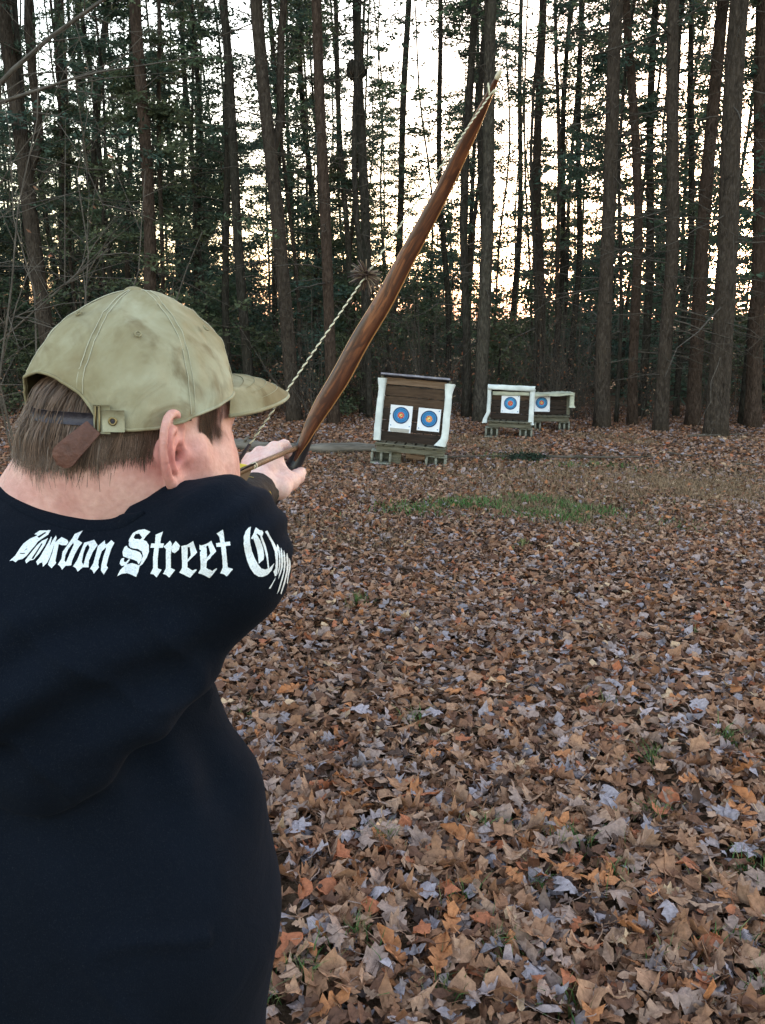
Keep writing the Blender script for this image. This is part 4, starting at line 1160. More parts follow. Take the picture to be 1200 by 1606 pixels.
printm, nt, b = mat('white_print', (.80, .84, .86), .8, .15)
vv = coords(nt); nt.links.new(ramp(nt, tex(nt, vv, 700, 4, .7), [(.30, (.45, .48, .52)), (.48, (.70, .74, .77)), (.7, (.80, .84, .86))]), b.inputs['Base Color']); bump(nt, b, tex(nt, vv, 900, 2, .5), .3, .002)
def surf(px, py, off=.0009):
    o = Vector(CAM); d = Vector(P(px, py, 1.0) - CAM).normalized()
    h = BV.ray_cast(o, d)
    if h[0] is None: return None
    return np.array(h[0]) + np.array(h[1]) * off * (1 if h[1].dot(d) < 0 else -1)
# ribbed collar lying round the neck opening
cpx = [(-40, 752), (-15, 758), (5, 767), (32, 785), (62, 799), (100, 810), (140, 815), (175, 812), (205, 805), (226, 799)]
rows_ = []
for o_ in (-7, -4, 0, 5, 10, 14):
    rows_.append([surf(x + o_ * .15, y + 5 + o_ * min(1, (232 - x) / 40), {-7: .0005, -4: .0022, 0: .0030, 5: .0030, 10: .0022, 14: .0004}[o_]) for x, y in [(np.interp(t, range(10), [c[0] for c in cpx]), np.interp(t, range(10), [c[1] for c in cpx])) for t in np.linspace(0, 9, 60)]])
ok = [k for k in range(60) if all(rw[k] is not None for rw in rows_)]
Vc = np.array([[rw[k] for k in ok] for rw in rows_]); nC = len(ok)
i = np.arange(5)[:, None] * nC; j = np.arange(nC - 1)[None]
put('collar', mk_mesh('collar', Vc.reshape(-1, 3), np.stack([i + j, i + nC + j, i + nC + j + 1, i + j + 1], -1).reshape(-1, 4), shirtm), parent=shirt)
for ch, polys, holes in LET:
    al = np.concatenate(polys); st = .45
    gx = np.arange(al[:, 0].min() - 1, al[:, 0].max() + 1, st); gy = np.arange(al[:, 1].min() - 1, al[:, 1].max() + 1, st)
    X, Y = np.meshgrid(gx + st / 2, gy + st / 2, indexing='ij')
    M_ = np.zeros(X.shape, bool)
    for p in polys: M_ |= poly_mask(p, X, Y)
    for p in holes: M_ &= ~poly_mask(p, X, Y)
    ids = {}; V = []; Q = []
    def gid(i, j):
        if (i, j) not in ids:
            p = surf(gx[0] + i * st, gy[0] + j * st)
            ids[(i, j)] = -1 if p is None else len(V)
            if p is not None: V.append(p)
        return ids[(i, j)]
    for i, j in np.argwhere(M_):
        q = [gid(i, j), gid(i, j + 1), gid(i + 1, j + 1), gid(i + 1, j)]
        if min(q) >= 0 and max(np.linalg.norm(V[q[0]] - V[q[2]]), np.linalg.norm(V[q[1]] - V[q[3]])) < .006: Q.append(q)
    if Q: put('letter', mk_mesh('letter', np.array(V), np.array(Q), printm), parent=shirt)

# -------- head
GAZE = math.radians(37.0)
HO = P(211, 703, .845)
hf = np.array([math.sin(GAZE), math.cos(GAZE), -.05]); hf = unit(hf); hr = unit(np.cross(hf, [0, 0, 1])); hu = np.cross(hr, hf)
tilt = math.radians(1); hr, hu = hr * math.cos(tilt) - hu * math.sin(tilt), hu * math.cos(tilt) + hr * math.sin(tilt)
HR = np.stack([hf, hr, hu], 1)
Hd = lambda f, r, u: HO + HR @ np.array([f, r, u])
H = Sdf(HO + [-.19, -.20, -.19], HO + [.21, .20, .17], .0021)
H.ell(Hd(.006, 0, .048), (.087, .076, .080), HR, .01)
H.ell(Hd(-.026, 0, .012), (.056, .064, .062), HR, .03)
H.ell(Hd(.036, 0, -.030), (.056, .062, .076), HR, .03)
H.ell(Hd(.070, 0, -.085), (.026, .026, .024), HR, .03)
H.ell(Hd(.082, 0, .032), (.020, .050, .018), HR, .02)
for s in (-1, 1):
    H.cone(Hd(.0, s * .060, -.045), Hd(.062, s * .024, -.090), .017, .016, .03)
    H.ell(Hd(.056, s * .040, -.020), (.032, .030, .032), HR, .02)
    H.ell(Hd(.030, s * .052, -.045), (.035, .022, .040), HR, .02)
    H.ell(Hd(.094, s * .032, .010), (.015, .017, .011), HR, .012, 'sub')
    H.ell(Hd(.080, s * .032, .010), (.0135, .0135, .0135), HR, .004)
H.cone(Hd(.096, 0, .020), Hd(.117, 0, -.014), .008, .012, .012)
for s in (-1, 1): H.ell(Hd(.108, s * .013, -.018), (.009, .007, .007), HR, .006)
H.ell(Hd(.091, 0, -.044), (.012, .024, .005), HR, .006); H.ell(Hd(.089, 0, -.055), (.012, .021, .006), HR, .006)
# neck: broad, running down to the left into the shirt
H.cone(Hd(-.015, 0, -.02), P(180, 775, .865), .066, .076, .04)
H.cone(P(150, 742, .875), P(134, 800, .88), .050, .072, .04)
H.cone(P(170, 760, .865), P(130, 850, .88), .080, .095, .05)
H.cone(P(250, 770, .875), P(210, 850, .87), .055, .070, .04)
H.cone(P(300, 720, .88), P(300, 790, .90), .036, .045, .03)
H.cone(P(60, 800, .875), P(150, 800, .845), .05, .05, .012) if False else None
HV0, HQ0 = H.mesh(1)        # the head without its ears, for rooting the hair
for s in (1, -1):   # ears
    al_ = .42; A_ = np.array([math.cos(al_), -s * math.sin(al_), .06]); O_ = np.array([math.sin(al_), s * math.cos(al_), 0]); U_e = np.array([-.10, 0, 1.0])
    A_, U_e = unit(A_), unit(U_e); EA = HR @ np.stack([A_, O_, U_e], 1)
    q = lambda a, b, c: Hd(-.021, s * .0830, .006) + EA @ np.array([a, c, b])
    oc = lambda th, k=1.0, c=.0035: q(-.002 + .0195 * k * math.cos(th) * (1 + .14 * math.sin(th)), .003 + .034 * k * math.sin(th), c)
    H.ell(q(.000, .002, -.001), (.0205, .0042, .0350), EA, .004)
    H.cone(q(.006, .0, -.012), q(.002, .0, -.003), .017, .014, .008)
    th = np.radians(np.arange(38, 251, 9.6))
    H.chain([oc(t, 1.0, .0030 + .0015 * math.sin(t)) for t in th], [.0036] * len(th), .0025)
    H.ell(q(.002, -.029, .0005), (.0115, .0048, .0115), EA, .006)
    H.chain([q(.0165, .022, .003), q(.012, .012, .003), q(.006, .006, .0015)], [.0034, .003, .002], .003)       # root of the rim curling in
    H.chain([oc(t, .56, .0035) for t in np.radians(np.arange(75, 262, 14))], [.0030] * 14, .003)               # inner ridge
    H.chain([oc(t, .80, .0062) for t in np.radians(np.arange(60, 205, 12))], [.0028] * 13, .0015, 'sub')          # groove under the rim
    H.ell(q(.0025, -.002, .0085), (.0095, .0085, .0125), EA, .003, 'sub')
    H.cone(q(.008, -.004, .004), q(.006, -.004, -.012), .0048, .004, .002, 'sub')
    H.ell(q(.0160, -.006, .0025), (.0042, .0042, .0065), EA, .003)
H.cone(Hd(.014, .072, .0), Hd(.030, .066, -.03), .012, .014, .02)
HV, HQ = H.mesh(1)

skinm, nt, b = mat('skin', rough=.55, spec=.35)
v = coords(nt, src='Object')
n1 = tex(nt, v, 22, 4, .6); n2 = tex(nt, v, 160, 4, .6)
c = ramp(nt, n1, [(.3, (.50, .245, .215)), (.52, (.60, .345, .300)), (.75, (.68, .43, .375))])
sp = ramp(nt, tex(nt, v, 75, 2, .5), [(.20, (.55, .35, .28)), (.27, (1, 1, 1))])
c = mix(nt, .45, c, mix(nt, 1.0, c, ramp(nt, n2, [(.35, (.80, .68, .64)), (.65, (1.08, 1.06, 1.05))]), 'MULTIPLY'))
fl = N(nt, 'ShaderNodeAttribute', attribute_name='tint')
nt.links.new(mix(nt, 1.0, mix(nt, .5, c, mix(nt, 1.0, c, sp, 'MULTIPLY')), fl.outputs['Color'], 'MULTIPLY'), b.inputs['Base Color'])
b.inputs['Subsurface Weight'].default_value = .18; b.inputs['Subsurface Radius'].default_value = (.012, .005, .003); b.inputs['Subsurface Scale'].default_value = .6
bump(nt, b, n2, .45, .002)

# -------- bow hand (left) closed on the grip, and the right hand hidden at the cheek
K = Sdf(P(340, 860, 1.15) - .03, P(520, 600, 1.62) + .03, .0016)
allp = np.array([P(x, y, d) for x in (335, 500) for y in (655, 850) for d in (1.2, 1.56)])
K = Sdf(allp.min(0) - .01, allp.max(0) + .01, .0017)
W0 = P(392, 790, 1.30); W1 = P(406, 764, 1.37)
K.cone(P(360, 812, 1.2), W0, .036, .030, .01); K.cone(W0, W1, .030, .027, .01)
mcp = {'i': (431, 706, 1.425), 'm': (408, 714, 1.425), 'r': (391, 724, 1.42), 'p': (380, 741, 1.405)}
for kx, rr in (('i', .0125), ('m', .0125), ('r', .0115), ('p', .0105)):
    K.cone(W1, P(*mcp[kx]), .020, rr + .0015, .012)
K.ell(P(415, 742, 1.405), (.024, .030, .018), CR, .015)
fing = {'i': [(431, 704, 1.425), (446, 699, 1.462), (462, 722, 1.478), (452, 738, 1.468)],
        'm': [(408, 711, 1.425), (427, 712, 1.470), (447, 738, 1.482), (438, 752, 1.468)],
        'r': [(390, 722, 1.42), (410, 732, 1.466), (432, 756, 1.478), (425, 766, 1.462)],
        'p': [(379, 740, 1.405), (396, 752, 1.450), (418, 772, 1.464), (413, 780, 1.450)]}
for kx, rr in (('i', .0112), ('m', .0112), ('r', .0105), ('p', .0092)):
    K.chain([P(*q) for q in fing[kx]], [rr, rr * .93, rr * .85, rr * .75], .003)
    K.ell(P(mcp[kx][0] - 1, mcp[kx][1] - 5, mcp[kx][2] - .004), (rr * .8, rr * .75, rr * .8), CR, .006)
K.chain([W1 + [0.006, 0, -.004], P(438, 765, 1.385), P(455, 755, 1.415), P(466, 748, 1.44), P(472, 741, 1.462)], [.021, .0175, .0135, .0112, .0095], .010)
K.cone(P(430, 712, 1.42), P(446, 752, 1.405), .010, .013, .012)
KV, KQ = K.mesh(1)
G2 = Sdf(P(300, 850, .86) - .05, P(420, 700, 1.1) + .05, .0025)
al = np.array([P(x, y, d) for x in (290, 420) for y in (700, 860) for d in (.85, 1.1)]); G2 = Sdf(al.min(0), al.max(0), .0025)
RH = P(345, 782, .965)
G2.ell(RH, (.034, .030, .020), CR, .01); G2.cone(P(372, 835, .98), RH, .027, .022, .015)
for k, (dx, dy) in enumerate(((14, -26), (20, -12), (20, 2))):
    G2.chain([RH + .0 * FWD, P(345 + dx, 782 + dy, .985), P(350 + dx, 779 + dy, 1.005), P(340 + dx, 777 + dy, 1.010)], [.011, .009, .008, .0072], .004)
G2.chain([RH, P(330, 765, .985), P(322, 752, .992)], [.012, .010, .0085], .005)
G2.chain([RH, P(352, 800, .99), P(346, 806, 1.005)], [.010, .008, .007], .004)
GV, GQ = G2.mesh(1)
# upper body under the shirt joins the pieces into one figure
U = Sdf(SV.min(0), SV.max(0) + [0, .2, 0], .012)
U.chain([P(130, 820, .88), P(120, 1000, .88), P(150, 1300, .92), P(150, 1650, .96)], [.075, .10, .12, .13], .03)
U.cone(P(130, 900, .87), P(350, 865, .82), .05, .04, .03); U.cone(P(350, 865, .82), P(372, 838, .98), .040, .030, .02)
U.chain([P(120, 860, .89), P(-20, 860, .92), P(60, 800, 1.06), P(360, 812, 1.2)], [.05, .045, .040, .034], .03)
UV_, UQ = U.mesh(1)
off = np.cumsum([0, len(HV), len(KV), len(GV)])
flush = np.ones((len(HV) + len(KV) + len(GV) + len(UV_), 3))
ew = sum(np.exp(-((HV - Hd(-.020, s * .088, .004)) ** 2).sum(1) / .028 ** 2) for s in (-1, 1))      # ears are redder than the neck
flush[:len(HV)] *= 1 - ew[:, None] * np.array([.10, .42, .38])
flush[len(HV):len(HV) + len(KV)] *= np.array([1.25, 1.48, 1.54])
bodym = mk_mesh('body', np.concatenate([HV, KV, GV, UV_]), [np.concatenate([HQ, KQ + off[1], GQ + off[2], UQ + off[3]])], skinm, col=flush)
body = put('body', bodym, parent=person)
eyem = mat('eye_white', (.7, .68, .65), .2, .5)[0]; irism = mat('iris', (.03, .05, .08), .2, .5)[0]
for s in (-1, 1):
    me = bpy.data.meshes.new('eye'); V = []; c = Hd(.0808, s * .032, .010)
    u = np.linspace(0, math.pi, 13)[:, None]; w = np.linspace(0, 2 * math.pi, 18)[None]
    Sx = np.stack([np.cos(u) * np.ones_like(w), np.sin(u) * np.cos(w), np.sin(u) * np.sin(w)], -1).reshape(-1, 3) * .0136
    i = np.arange(12)[:, None] * 18; j = np.arange(17)[None]
    Qe = np.stack([i + j, i + j + 1, i + 19 + j, i + 18 + j], -1).reshape(-1, 4)
    put('eye', mk_mesh('eye', c + Sx @ HR.T, Qe, [eyem, irism], midx=(Qe[:, 0] // 18 < 3).astype(int)), parent=body)

# -------- cap
capm, nt, b = mat('worn_canvas', rough=.92, spec=.12)
v = coords(nt, attr='flow')
n1 = tex(nt, v, 9, 5, .62, .4); n2 = tex(nt, v, 17, 4, .6, .8); n3 = tex(nt, v, 600, 2, .5)
c = ramp(nt, n1, [(.30, (.20, .155, .085)), (.45, (.265, .235, .145)), (.57, (.345, .325, .225)), (.72, (.41, .42, .32))])
st_ = ramp(nt, n2, [(.54, (0, 0, 0)), (.72, (.75, .75, .75))])
c = mix(nt, st_, c, (.135, .098, .050))
c = mix(nt, ramp(nt, tex(nt, coords(nt, (1, 1, 1), attr='flow'), 5.5, 3, .5), [(.60, (0, 0, 0)), (.8, (.5, .5, .5))]), c, (.27, .315, .27))
nt.links.new(c, b.inputs['Base Color'])
a = N(nt, 'ShaderNodeMath', operation='MULTIPLY_ADD'); a.inputs[1].default_value = .10; nt.links.new(n3, a.inputs[0]); nt.links.new(n1, a.inputs[2])
bump(nt, b, a.outputs[0], .35, .006)
brassm = mat('brass', (.26, .20, .10), .45, .5, 1.0)[0]
stitchm = mat('stitching', (.42, .40, .30), .9)[0]
def rim(phi):
    """cap edge in the head frame at azimuth phi (0 ahead, + to the right)"""
    c, s = np.cos(phi), np.sin(phi)
    f = .108 * c; r = .0875 * s
    f = np.where(c < 0, .104 * c, f)
    back = np.clip((-c - .50) / .50, 0, 1)
    u = .0290 + .038 * np.clip((c + .35) / 1.35, 0, 1)
    ap = np.abs(np.abs(phi) - math.pi); arch = np.where(ap < .68, np.sqrt(np.clip(1 - (ap / .68) ** 2, 0, 1)), 0) * .046
    return f, r, u + arch
def cap_pt(phi, t):
    f, r, u = rim(phi)
    TOP = .1520
    u0 = .022
    h0 = np.clip((u - u0) / (TOP - u0), 0, .95)
    hh = 1 - (1 - h0) * (1 - t) ** 1.45
    p_ = 2.28 + .47 * np.cos(phi)
    k = np.clip(1 - hh ** p_, 0, 1) ** .52
    kb = (1 - np.clip((hh - .35) / .65, 0, 1) ** 1.35).clip(0, 1) ** .62; wb = np.clip(-np.cos(phi), 0, 1) ** 1.5
    k = k * (1 - wb) + kb * wb
    a = hh * math.pi / 2
    h = u0 + (TOP - u0) * hh
    c, s = np.cos(phi), np.sin(phi)
    F = np.where(c < 0, .104, .108) * c * k; Rr = .088 * s * k
    F = F + .002 * hh
    # slightly angular, slouching crown; six panels
    seam = np.abs(((phi + math.pi / 6 + math.pi) % (math.pi / 3)) - math.pi / 6)
    bulge = 1 + .012 * np.clip(seam / (math.pi / 6), 0, 1) * np.sin(a * 2).clip(0, 1) if False else 1 - .014 * np.exp(-((math.pi / 6 - seam) / .05) ** 2) * k
    return F * bulge, Rr * bulge, h
nph, ntt = 220, 46
PH, TT = np.meshgrid(np.linspace(-math.pi, math.pi, nph, endpoint=False), np.linspace(0, .995, ntt), indexing='ij')
F_, R_2, U_ = cap_pt(PH, TT)
loc = np.stack([F_, R_2, U_], -1).reshape(-1, 3)
for i, p in enumerate(loc):
    q = Vector((p[0] * 22, p[1] * 22, p[2] * 22)); dd = noise.noise(q) * .0040 + noise.noise(q * 2.7) * .0016 + .0012 * max(0, 1 - 6 * abs(noise.noise(q * 1.3 + Vector((4, 4, 4)))))
    low = max(0, 1 - (p[2] - .03) / .05); dd += low * .0012 * math.sin(math.atan2(p[1], p[0]) * 14 + p[2] * 60)
    n_ = unit(p - np.array([0, 0, .05])); loc[i] = p + n_ * dd
i = np.arange(nph)[:, None]; j = np.arange(ntt - 1)[None]; i2 = (i + 1) % nph
Q = np.stack([i * ntt + j, i * ntt + j + 1, i2 * ntt + j + 1, i2 * ntt + j], -1).reshape(-1, 4)
cap = thing('cap', 'worn beige canvas baseball cap with a leather strap on the archer\'s head', 'cap')
def to_w(l): return HO + np.asarray(l) @ HR.T
G = Geo(); inn = loc - np.array([unit(p - np.array([0, 0, .04])) for p in loc]) * .0022
G.add(to_w(loc), Q=Q[:, ::-1], flow=loc); G.add(to_w(inn), Q=Q, flow=inn)
m0 = np.arange(nph) * ntt; m1 = np.roll(m0, -1); nn = len(loc)
Vr = np.concatenate([loc[m0], inn[m0]]); ii = np.arange(nph); jj = (ii + 1) % nph
G.add(to_w(Vr), Q=np.stack([ii, nph + ii, nph + jj, jj], -1)[:, ::-1], flow=Vr)
crown = put('crown', G.mesh('crown', capm), parent=cap)
# rolled hem along the edge
hem = np.array([loc[k] for k in m0] + [loc[0]]); V, T, Q2 = tube(to_w(hem), .0016, 6, cap=False)
put('hem', mk_mesh('hem', V, Q2, capm, vec=np.repeat(hem, 6, axis=0)), parent=crown)
# seams: a stitched tape down each panel join
for k in range(6):
    ph = math.pi / 6 * (2 * k + 1) - math.pi
    for o_ in (-.030, .030):
        pts = []
        for t in np.linspace(.02, .95, 46):
            o2 = o_ * .9 / max(.25, math.cos(t * 1.45))
            f, r_, u_ = cap_pt(np.array(ph + min(.12, abs(o2)) * np.sign(o2)), np.array(t)); p = np.array([float(f), float(r_), float(u_)])
            i0 = np.argmin(((loc - p) ** 2).sum(1)); nr = unit(p - np.array([0, 0, .05])); p = p * 1 + nr * (max(0, (loc[i0] - p) @ nr) + .0005)
            pts.append(p)
        V, T, Q2 = tube(to_w(pts), .0005, 4, cap=False); put('stitching', mk_mesh('stitching', V, Q2, stitchm), parent=crown)
    pe = math.pi / 3 * k
    f, r_, u_ = cap_pt(np.array(pe + .0), np.array(.52)); p = np.array([float(f), float(r_), float(u_)]); n_ = unit(p - np.array([0, 0, .05]))
    if abs(abs(pe) - math.pi) < .1: pass
    s_, t_ = frame(n_); a = np.linspace(0, 2 * math.pi, 15)
    ringp = [p + n_ * .0028 + (s_ * math.cos(q) + t_ * math.sin(q)) * .0028 for q in a]; V, T, Q2 = tube(to_w(ringp), .0009, 5, cap=False)
    put('eyelet', mk_mesh('eyelet', V, Q2, capm, vec=np.repeat(ringp, 5, axis=0)), parent=crown)
# button
u = np.linspace(0, math.pi / 2, 7)[:, None]; w = np.linspace(0, 2 * math.pi, 20)[None]
B = np.stack([np.sin(u) * np.cos(w) * .0095 + .002, np.sin(u) * np.sin(w) * .0095, np.cos(u) * .0048 * np.ones_like(w) + .1510], -1).reshape(-1, 3)
Bd = B.reshape(7, 20, 3)[-1].copy(); Bd[:, 2] -= .004; B = np.concatenate([B, Bd])
i = np.arange(7)[:, None] * 20; j = np.arange(19)[None]
put('button', mk_mesh('button', to_w(B), np.stack([i + j, i + 20 + j, i + 21 + j, i + j + 1], -1).reshape(-1, 4), capm, vec=B), parent=crown)
# bill
ns, ne = 44, 16
s_ = np.linspace(-1, 1, ns); e_ = np.linspace(0, 1, ne)
SS, EE = np.meshgrid(s_, e_, indexing='ij'); ph = SS * .84
f, r_, u_ = rim(ph)
f = f - .004; ext = .098 * (1 - np.abs(SS) ** 2.6) ** .62
Fb = f + ext * EE; Rb = r_ * (1 + .02 * EE) * (1 - .06 * EE); Ub = u_ + .004 - .017 * EE ** 1.6 - .007 * SS ** 2 * EE - .002 * SS ** 2 + .005 * np.sin(EE * 3)
bl = np.stack([Fb, Rb, Ub], -1).reshape(-1, 3)
i = np.arange(ns - 1)[:, None] * ne; j = np.arange(ne - 1)[None]
Q = np.stack([i + j, i + j + 1, i + ne + j + 1, i + ne + j], -1).reshape(-1, 4)
bot = bl - [0, 0, .0038]
G = Geo(); G.add(to_w(bl), Q=Q, flow=bl + [.3, .1, 0]); G.add(to_w(bot), Q=Q[:, ::-1], flow=bot + [.3, .1, 0])
ed = np.arange(ns) * ne + ne - 1; V, T, Q2 = tube(to_w((bl[ed] + bot[ed]) / 2), .0022, 6); G.add(V, T=T, Q=Q2, flow=np.vstack([np.repeat(bl[ed], 6, axis=0), bl[ed[0]], bl[ed[-1]]]))
bill = put('bill', G.mesh('bill', capm), parent=cap)
for q in (.25, .45, .65, .85):
    pp = [bl[(k * ne) + int(q * (ne - 1))] + [0, 0, .0004] for k in range(3, ns - 3)]
    V, T, Q2 = tube(to_w(pp), .0004, 4, cap=False); put('stitching', mk_mesh('stitching', V, Q2, capm, vec=np.repeat(pp, 4, axis=0)), parent=bill)
# strap across the opening, buckle, leather tail
leatherm = noise_mat('brown_leather', [(.3, (.060, .022, .015)), (.7, (.135, .055, .038))], 60, rough=.6, spec=.4)
darkleatherm = noise_mat('dark_leather', [(.3, (.016, .014, .020)), (.7, (.045, .038, .05))], 60, rough=.55, spec=.4)
def band(ph0, ph1, u0, u1, out, m, name, parent, thick=.002):
    a = np.linspace(ph0, ph1, 26); k = len(a)
    V = []
    for o in (out, out + thick):
        for uu in (u0, u1):
            V.append(np.stack([(.104 + o) * np.cos(a) * 1.0, (.0885 + o) * np.sin(a), np.full(k, uu)], -1))
    A, B_, C_, D_ = range(4); V = np.concatenate(V); i = np.arange(k - 1)
    def qd(p, q): return np.stack([p * k + i, p * k + i + 1, q * k + i + 1, q * k + i], -1)
    Q = np.concatenate([qd(0, 1)[:, ::-1], qd(2, 3), qd(1, 3), qd(2, 0)])
    return put(name, mk_mesh(name, to_w(V), Q, m, vec=V), parent=parent)
strap = band(math.pi - .74, math.pi + .72, .0310, .0420, -.006, darkleatherm, 'strap', cap)
band(math.pi - .80, math.pi - .66, .025, .050, .0016, capm, 'strap_loop', crown, .0018)
def on_back(ph, u, o): return np.array([(.104 + o) * math.cos(ph), (.0885 + o) * math.sin(ph), u])
bk = [on_back(math.pi - .685, .027, .005), on_back(math.pi - .685, .049, .005), on_back(math.pi - .715, .049, .005), on_back(math.pi - .715, .027, .005), on_back(math.pi - .685, .027, .005)]
V, T, Q2 = tube(to_w(bk), .0009, 6); G = Geo(); G.add(V, T=T, Q=Q2); put('buckle', G.mesh('buckle', brassm), parent=strap)
# snap / eyelet on the tab
tabm = noise_mat('green_tab', [(.3, (.115, .11, .062)), (.7, (.20, .185, .115))], 40)
band(math.pi - .92, math.pi - .74, .027, .046, .0035, capm, 'strap_tab', crown, .002)
ce = on_back(math.pi - .825, .0365, .0062); n_ = unit([ce[0], ce[1], 0]); s_, t_ = frame(n_); a = np.linspace(0, 2 * math.pi, 17)
ringp = [ce + (s_ * math.cos(q) + t_ * math.sin(q)) * .0030 for q in a]; V, T, Q2 = tube(to_w(ringp), .0011, 6, cap=False); put('eyelet', mk_mesh('eyelet', V, Q2, brassm), parent=crown)
hole = [ce + n_ * .0002] + [ce + n_ * .0002 + (s_ * math.cos(q) + t_ * math.sin(q)) * .0024 for q in a]
put('eyelet_hole', mk_mesh('eyelet_hole', to_w(hole), np.array([(0, k + 1, k + 2) for k in range(16)]), darkleatherm), parent=crown)
# the loose tail of the strap: a rounded tongue hanging down and back
tl = []; a = np.linspace(0, 1, 16)
for t in a:
    ce = np.array([.004 + .030 * t, .031 - .033 * t])            # (along the rim, up) in metres from the buckle
    w_ = (.0075 + .0045 * t) * (1 if t < .7 else math.sqrt(max(0, 1 - ((t - .7) / .3) ** 2))) + .0002
    for s in np.linspace(-1, 1, 5):
        x_, u_2 = ce + s * w_ * np.array([.74, .67])
        tl.append(on_back(math.pi - .71 + x_ / .104, u_2, .006 + .008 * math.sin(t * 2.2) + .001 * (1 - s * s)))
tl = np.array(tl); i = np.arange(15)[:, None] * 5; j = np.arange(4)[None]; Q = np.stack([i + j, i + j + 1, i + 6 + j, i + 5 + j], -1).reshape(-1, 4)
nr = np.array([unit([p[0], p[1], 0]) for p in tl]); G = Geo(); G.add(to_w(tl + nr * .002), Q=Q); G.add(to_w(tl), Q=Q[:, ::-1])
put('strap_end', G.mesh('strap_end', leatherm), parent=strap)

# -------- hair: strands rooted on the head
hairm, nt, b = mat('brown_hair', rough=.5, spec=.3)
at = N(nt, 'ShaderNodeAttribute', attribute_name='tint'); nt.links.new(at.outputs['Color'], b.inputs['Base Color'])
BH = BVHTree.FromPolygons([Vector(v) for v in HV0], [tuple(int(i) for i in q) for q in HQ0])
r = np.random.default_rng(5)
def root_at(ph, u):
    d = HR @ np.array([math.cos(ph), math.sin(ph), 0]); o = to_w([0, 0, u]) + d * .3
    h = BH.ray_cast(Vector(o), Vector(-d))
    return (np.array(h[0]), np.array(h[1])) if h[0] is not None else (None, None)
def strands(n, region, length, flow, lift=.25, w=.00042, tipz=0.6):
    V, T, Cc, k0 = [], [], [], 0
    S_ = 7
    while n > 0:
        ph, u = region()
        p, nm = root_at(ph, u)
        n -= 1
        if p is None: continue
        L = length(ph, u) * r.uniform(.6, 1.25) * (1 + .25 * noise.noise(Vector((ph * 14, 3, 1))))
        cl = noise.noise(Vector((ph * 9, u * 90, 0))); cl2 = noise.noise(Vector((ph * 22 + 5, u * 50, 4)))
        down = -hu; side = np.cross(down, nm); side = unit(side)
        fl = flow(ph, u)
        d = unit(down * 1.0 + side * (fl + .30 * cl + r.normal(0, .10)) + nm * lift * (1 + cl2))
        q = p + nm * .0008; pts = [q]
        sag = r.uniform(.6, 1.3)
        for s in range(S_ - 1):
            d = unit(d + down * .12 * sag - nm * .11 * lift * 2 + side * (.10 * cl2 + r.normal(0, .05)))
            q = q + d * L / (S_ - 1)
            pts.append(q)
        pts = np.array(pts)
        # keep strands outside the head
        for s in range(1, S_):
            hit, nn_, _, dist = BH.find_nearest(Vector(pts[s]))
            dv = pts[s] - np.array(hit); sd = dv @ np.array(nn_)
            if sd < .0012 + .004 * lift * s / S_: pts[s] = np.array(hit) + np.array(nn_) * (.0012 + .004 * lift * s / S_)
        sd_ = unit(np.cross(pts[-1] - pts[0], nm)); ww = w * r.uniform(.7, 1.4) * np.linspace(1, .25, S_)[:, None]
        A = pts - sd_ * ww; B_ = pts + sd_ * ww + nm * ww * .8
        V += [A, B_]
        i = np.arange(S_ - 1)
        T.append(np.stack([k0 + i, k0 + S_ + i, k0 + S_ + i + 1, k0 + i + 1], -1))
        base = np.array([.105, .066, .048]) * r.uniform(.45, 1.6) * (1 + .35 * cl) if r.random() > .05 else np.array([.19, .145, .12]) * r.uniform(.7, 1.2)
        Cc.append(np.tile(base, (S_ * 2, 1))); k0 += 2 * S_
    return np.concatenate(V), np.concatenate(T), np.concatenate(Cc)
def reg_back():
    while True:
        ph = r.uniform(1.45, 2 * math.pi - 1.45); u = r.uniform(.006, .085)
        ab = abs(ph - math.pi)
        lowlim = .010 + .022 * max(0, (ab - .45)) ** 1.1
        if u > (.034 + .044 * math.sqrt(max(0, 1 - (ab / .66) ** 2)) if ab < .66 else .034): continue
        if u > lowlim and not (ab > 1.25 and u < .022): return ph, u
G = Geo()
nh = 1500 if QUICK == 'person' else 15000
V, T, Cc = strands(nh, reg_back, lambda ph, u: .013 + .008 * max(0, 1 - abs(ph - math.pi) / 1.2) if u < .024 else .026, lambda ph, u: .28 * (1 if ph < math.pi else -1) * min(1, abs(ph - math.pi)), .34)
G.add(V, Q=T, col=Cc)
# longer tufts sticking out at the back through and under the opening
def reg_tuft():
    while True:
        ph, u = math.pi + r.normal(.15, .40), r.uniform(.015, .072)
        if abs(ph - math.pi) < .62: return ph, u
V, T, Cc = strands(nh // 4, reg_tuft, lambda ph, u: .030 + .022 * (u > .03), lambda ph, u: .25, 1.15); G.add(V, Q=T, col=Cc)
def reg_nape():
    ph = math.pi + r.uniform(-1.35, 1.35); ab = abs(ph - math.pi)
    return ph, .006 + .022 * max(0, (ab - .45)) ** 1.1 - abs(r.normal(0, .007))
V, T, Cc = strands(nh // 9, reg_nape, lambda ph, u: .010, lambda ph, u: .2, .10, w=.0002); G.add(V, Q=T, col=Cc)
for sgn in (1, -1):     # sideburns
    def reg_side():
        return sgn * (.74 + .60 * r.random() ** .6), r.uniform(.018, .064)
    V, T, Cc = strands(nh // 12, reg_side, lambda ph, u: .014, lambda ph, u: -.12 * sgn, .06, w=.0003); G.add(V, Q=T, col=Cc)
put('hair', G.mesh('hair', hairm), parent=person)
